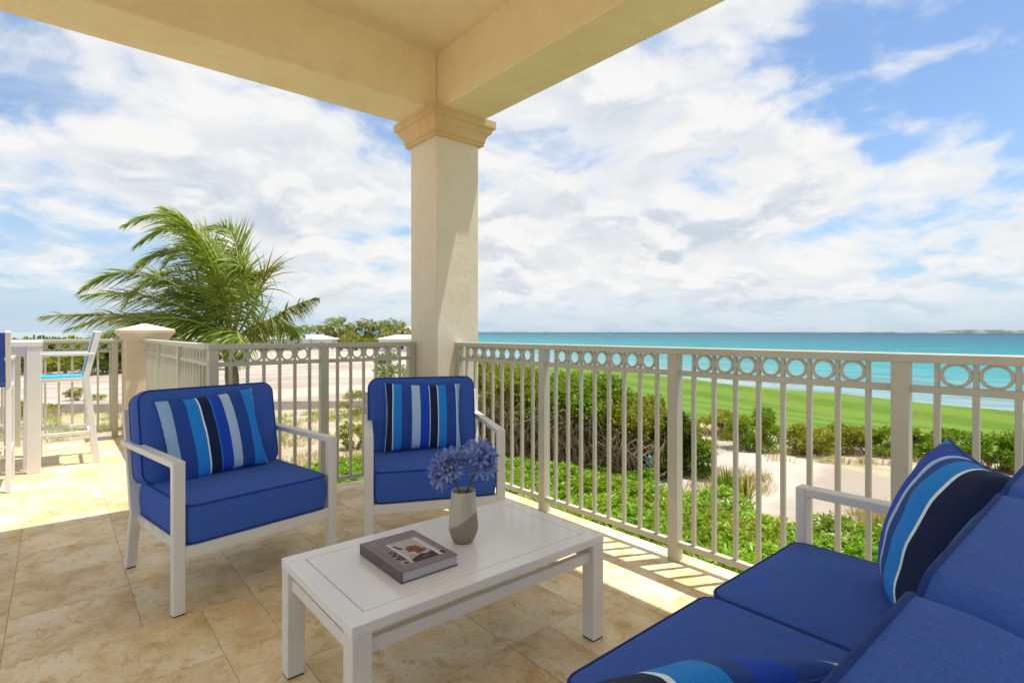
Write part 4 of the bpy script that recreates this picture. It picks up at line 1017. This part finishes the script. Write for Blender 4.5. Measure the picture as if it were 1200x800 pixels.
# ------------------------------------------------------------------ palms
def frond_mesh(ctrl, nl, llen, wind, droop, seed, wid=0.030, gravity=0.35, segs=4):
    """ctrl: 4 bezier points of the rachis (local). returns rachis mesh, leaflet mesh"""
    rn = random.Random(seed); p = [Vector(c) for c in ctrl]
    def bz(t): a = 1 - t; return p[0] * a ** 3 + p[1] * 3 * a * a * t + p[2] * 3 * a * t * t + p[3] * t ** 3
    K = 22; pts_ = [bz(k / K) for k in range(K + 1)]
    v, f = tube_vf(pts_, [0.026 * (1 - k / K) ** 0.8 + 0.004 for k in range(K + 1)], 5); ra = me_py('rachis', v, f, True)
    V, F = [], []
    for k in range(nl):
        t = 0.13 + 0.87 * (k + rn.random() * .6) / nl; c = bz(min(t, 1)); tg = (bz(min(t + .02, 1.0)) - bz(min(t, 1.0) - .02)).normalized()
        sd = tg.cross(Vector((0, 0, 1)))
        if sd.length < .15: sd = tg.cross(RGT)
        sd.normalize(); nu = sd.cross(tg)
        prof_ = math.sin(math.pi * min(1, .18 + .80 * t)) ** .7
        for s in (-1, 1):
            L = llen * prof_ * rn.uniform(.8, 1.12)
            d = (tg * (0.45 + .6 * t) + sd * s * rn.uniform(.35, .8) + nu * s * rn.uniform(-.1, .75) + wind * rn.uniform(.2, .6) + Vector((0, 0, -.40 * droop * rn.random()))).normalized()
            q = c.copy(); w0 = wid * rn.uniform(.8, 1.15); wn = d.cross(nu + Vector((rn.gauss(0, .35), rn.gauss(0, .35), rn.gauss(0, .35)))).normalized(); b0 = len(V)
            for i in range(segs + 1):
                u = i / segs; w = w0 * (0.55 + .45 * math.sin(math.pi * min(1, u * 1.4 + .1))) * (1 - u ** 3) * 0.5 + 0.001
                V += [q - wn * w, q + wn * w]
                d = (d + Vector((0, 0, -1)) * gravity * droop / segs * (1 + u) + wind * .22 / segs).normalized(); q = q + d * (L / segs)
            for i in range(segs): F.append((b0 + 2 * i, b0 + 2 * i + 1, b0 + 2 * i + 3, b0 + 2 * i + 2))
    return ra, me_py('leaflets', V, F, False)
PALM_F = 12.4; PXM = FPX / PALM_F
pbase = spot(270, PALM_F, GZ)
palm = empty('palm_tree', pbase, 0, 'wind blown coconut palm with fronds swept over the stone pillar', 'palm tree')
crown = Vector((0, 0, EYE + (HORIZON - 400) / PXM - GZ))
def C(px, py, dep): return crown + RGT * ((px - 272) / PXM) + Vector((0, 0, (402 - py) * .93 / PXM)) + FWD * dep
pts_ = [Vector((0.25, 0.1, -0.2)), Vector((0.18, 0.05, 1.0)), Vector((0.06, 0, 2.2)), crown - Vector((0, 0, .25)), crown + Vector((0, 0, .15))]
v, f = tube_vf([pts_[0].lerp(pts_[1], k / 6) for k in range(6)] + [pts_[1].lerp(pts_[2], k / 6) for k in range(6)] + [pts_[2].lerp(pts_[3], k / 6) for k in range(7)] + [pts_[4]],
               [0.20 - .004 * k + (.012 if k % 2 else 0) for k in range(19)] + [0.10], 12); link('trunk', me_py('trunk', v, f, True), 'bark', palm)
mb = MB()
for k in range(16):
    a = k * 2.4; mb.tube([crown + Vector((.11 * math.cos(a), .11 * math.sin(a), -.45 + .02 * k)), crown + Vector((.17 * math.cos(a), .17 * math.sin(a), -.1 + .02 * k)), crown + Vector((.11 * math.cos(a), .11 * math.sin(a), .35))], [.05, .035, .012], 5)
mb.build('leaf_bases', 'husk', palm, smooth=True)
WIND = -RGT * 0.75 - FWD * 0.1
FR = [  # bezier control pixels of each frond and its depth along the view, measured in the palm's own plane
    ([(272, 402), (225, 362), (150, 352), (66, 388)], .3, 1.0), ([(272, 402), (240, 375), (170, 362), (85, 372)], -.8, 1.0),
    ([(270, 400), (228, 300), (160, 276), (102, 358)], 1.2, .9), ([(270, 400), (235, 325), (180, 290), (130, 345)], -.9, .9),
    ([(272, 400), (248, 290), (190, 245), (136, 318)], .5, .9), ([(272, 400), (258, 280), (210, 215), (140, 302)], 1.5, .8),
    ([(274, 400), (268, 290), (230, 205), (150, 285)], .2, .8), ([(274, 400), (276, 300), (250, 215), (182, 268)], -1.0, .8),
    ([(274, 400), (282, 310), (268, 235), (222, 250)], .8, .6), ([(274, 400), (270, 320), (272, 262), (240, 252)], -1.4, .6),
    ([(276, 400), (290, 352), (316, 290), (270, 302)], -.6, 1.9), ([(276, 400), (306, 340), (312, 272), (272, 330)], .9, 1.6),
    ([(276, 402), (310, 382), (340, 352), (372, 346)], .2, 2.4), ([(274, 402), (252, 360), (208, 334), (150, 350)], -1.3, .9),
    ([(272, 400), (240, 350), (200, 330), (160, 338)], 1.0, .9), ([(272, 402), (246, 386), (200, 384), (150, 402)], -1.6, 1.1),
    ([(274, 402), (262, 372), (232, 360), (196, 396)], -1.9, 1.2), ([(276, 402), (290, 384), (300, 384), (312, 412)], -1.0, 1.4),
    ([(276, 402), (288, 372), (306, 362), (318, 396)], 1.6, 1.5), ([(274, 400), (268, 352), (236, 318), (196, 330)], -.3, .8),
    ([(272, 402), (230, 378), (190, 372), (120, 396)], 1.8, 1.0), ([(274, 400), (262, 340), (225, 290), (182, 296)], -.4, .7),
]
for i, (cp, dep, dr_) in enumerate(FR[:20]):
    ds = (0.0, .35 * dep, .8 * dep, 1.0 * dep)
    ra, lf = frond_mesh([C(px, py, d) for (px, py), d in zip(cp, ds)], 114, 0.94 if dr_ < 2 else .60, WIND if dr_ < 2 else WIND * .15, dr_, 300 + i, 0.036)
    fo = link('frond', ra, 'rachis', palm); lo = link('leaflets', lf, 'leaf_palm_yellow' if i in (1, 11, 12) else 'leaf_palm', fo); lo['kind'] = 'stuff'
# far palms and trees round the houses
def far_palm(px, fw, h, r, seed, mat, label):
    rn = random.Random(seed); t = empty('palm_tree', spot(px, fw, GZ), 0, label, 'palm tree', 'far palms beyond the sand field')
    top_ = Vector((rn.uniform(-.5, .5), rn.uniform(-.5, .5), h)); v, f = tube_vf([(0, 0, -.3), top_ * .5, top_], [.22, .17, .14], 6); link('trunk', me_py('trunk', v, f, True), 'bark', t)
    for k in range(15):
        a = k * 2.4 + rn.uniform(-.3, .3); el = rn.uniform(-.1, 1.2); d = Vector((math.cos(a) * math.cos(el), math.sin(a) * math.cos(el), math.sin(el)))
        e = top_ + d * r - RGT * .35 * r + Vector((0, 0, -.35 * r)); ra, lf = frond_mesh([top_, top_ + d * r * .4, top_ + d * r * .8 + Vector((0, 0, .1)), e], 16, r * .34, WIND * .8, 1.6, seed * 31 + k, .16, segs=2)
        fo = link('frond', ra, 'rachis', t); lo = link('leaflets', lf, mat, fo); lo['kind'] = 'stuff'
FP = [(352, 150, 4.4, 2.0), (362, 152, 4.6, 2.0), (372, 155, 4.5, 2.0), (382, 120, 3.9, 2.3), (392, 118, 4.9, 2.4), (400, 116, 5.4, 2.5), (408, 122, 4.2, 2.4), (418, 118, 4.4, 2.3), (428, 120, 5.0, 2.4),
      (434, 117, 5.4, 2.4), (444, 121, 4.4, 2.4), (452, 125, 5.2, 2.2), (458, 119, 4.1, 2.2), (466, 124, 5.5, 2.3), (472, 128, 4.6, 2.2), (352, 100, 3.6, 1.8)]
for i, (px, fw, h, r) in enumerate(FP):
    far_palm(px, fw, h - .3, r * 1.25, 500 + i, 'leaf_palm_yellow' if i % 3 == 0 else 'leaf_palm', 'small distant coconut palm in the row of palms round the white houses')
for i, (px, fw, rx, h) in enumerate([(404, 112, 3.2, 2.9), (428, 113, 3.4, 2.6), (452, 112, 3.0, 3.0), (470, 108, 2.6, 2.8), (500, 110, 4, 3.0), (416, 116, 4.2, 3.9), (436, 118, 4.2, 3.9), (455, 117, 4.2, 4.0), (474, 119, 4.0, 3.9), (394, 118, 3.8, 3.8), (376, 120, 3.8, 3.6), (340, 110, 2.6, 2.0), (380, 108, 2.4, 2.2), (316, 115, 3, 2.0)]):
    bush('distant_bush', spot(px, fw, GZ), rx, 2.2, h, 900, 'low yellow green bush at the foot of the distant palms', 'leaf_olive', group='bushes at the foot of the far palms', ntwig=8, seed=600 + i, skirt=.02, lobes=12, llen=.55)
def house(px, fw, w, d, wall, rise, roofm, label, wins):
    t = empty('house', spot(px, fw, GZ), -YAW, label, 'house')
    MB().box((-w / 2, -d / 2, -.3), (w / 2, d / 2, wall)).build('wall', 'house_white', t)
    e = .35; mb = MB(); mb.faces([(-w / 2 - e, -d / 2 - e, wall), (w / 2 + e, -d / 2 - e, wall), (w / 2 + e, d / 2 + e, wall), (-w / 2 - e, d / 2 + e, wall), (-w / 2 + d * .4, 0, wall + rise), (w / 2 - d * .4, 0, wall + rise)],
        [(0, 1, 5, 4), (1, 2, 5), (2, 3, 4, 5), (3, 0, 4), (3, 2, 1, 0)]); mb.build('roof', roofm, t)
    for k in range(wins):
        x = -w / 2 + w * (k + .5) / wins
        fo = MB().box((x - .55, -d / 2 - .06, wall - 1.9), (x + .55, -d / 2 + .05, wall - .5)).build('window', 'roof_white', t)
        MB().box((x - .45, -d / 2 - .08, wall - 1.8), (x + .45, -d / 2 - .05, wall - .6)).build('pane', 'window_dark', fo)
house(324, 118, 7, 6, 3.4, 1.0, 'roof_mint', 'small white house with dark windows behind the palm frond tip', 4)
house(341, 104, 7, 6, 2.5, 1.1, 'roof_mint', 'low house with broad pale mint roof left of the distant palms', 3)
house(370, 108, 7, 6, 2.4, .9, 'roof_white', 'low white roofed house among the distant palms', 3)
house(392, 190, 12, 8, 4.6, 1.2, 'roof_tan', 'far tan roofed house showing between distant palms', 4)
house(474, 98, 8, 6, 2.6, .7, 'roof_white', 'white roofed house beside the column behind the palms', 3)
house(470, 170, 10, 8, 4.8, 1.0, 'roof_tan', 'pale distant house rising behind the palms next to the column', 4)
# parked car on the sand field
def parked_car(px, fw, rz, label):
    t = empty('parked_car', spot(px, fw, GZ + .38), rz, label, 'car', 'cars parked on the sand field')
    mb = MB(); prof_ = [(-2.1, .35), (-2.15, .75), (-1.6, .92), (-.95, 1.0), (-.45, 1.42), (.9, 1.45), (1.6, 1.02), (2.1, .9), (2.15, .4)]
    n = len(prof_); v = [(x, -.85, z) for x, z in prof_] + [(x, .85, z) for x, z in prof_]
    mb.faces(v, [tuple(range(n)), tuple(range(2 * n - 1, n - 1, -1))] + [(i, (i + 1) % n, n + (i + 1) % n, n + i) for i in range(n)]); mb.build('body', 'car_dark', t)
    for x in (-1.35, 1.35):
        for s in (-1, 1): MB().tube([(x, s * .75, .32), (x, s * .92, .32)], .32, 14).build('wheel', 'window_dark', t)
parked_car(319, 95, -YAW, 'dark car parked on the white sand seen through the railing rings')
parked_car(408, 100, -YAW + .4, 'dark car parked at the edge of the sand near the distant palms')
# boats
def boat(px, fw, L, label):
    t = empty('boat', spot(px, fw, SEAZ), -YAW + .2, label, 'boat')
    h = L * .12; mb = MB(); v = []
    for x, w in ((-.5, .14), (-.2, .17), (.2, .15), (.5, .01)): v += [(x * L, -w * L, h), (x * L, -w * L * .6, -.2), (x * L, w * L * .6, -.2), (x * L, w * L, h)]
    f = [(0, 1, 2, 3), (15, 14, 13, 12)]
    for i in range(3):
        for k in range(4): f.append((i * 4 + k, (i + 1) * 4 + k, (i + 1) * 4 + (k + 1) % 4, i * 4 + (k + 1) % 4))
    mb.faces(v, f); mb.build('hull', 'roof_white', t); MB().box((-.2 * L, -.10 * L, h), (.12 * L, .10 * L, h + L * .14), .05).build('cabin', 'house_white', t)
boat(713, 700, 8, 'small white boat crossing the bay near the horizon'); boat(1043, 2300, 34, 'distant pale vessel on the horizon before the far spit')

# ------------------------------------------------------------------ render settings
SC.render.engine = 'CYCLES'
SC.cycles.max_bounces = 8; SC.cycles.diffuse_bounces = 5; SC.cycles.glossy_bounces = 3; SC.cycles.transmission_bounces = 4
SC.cycles.use_denoising = True
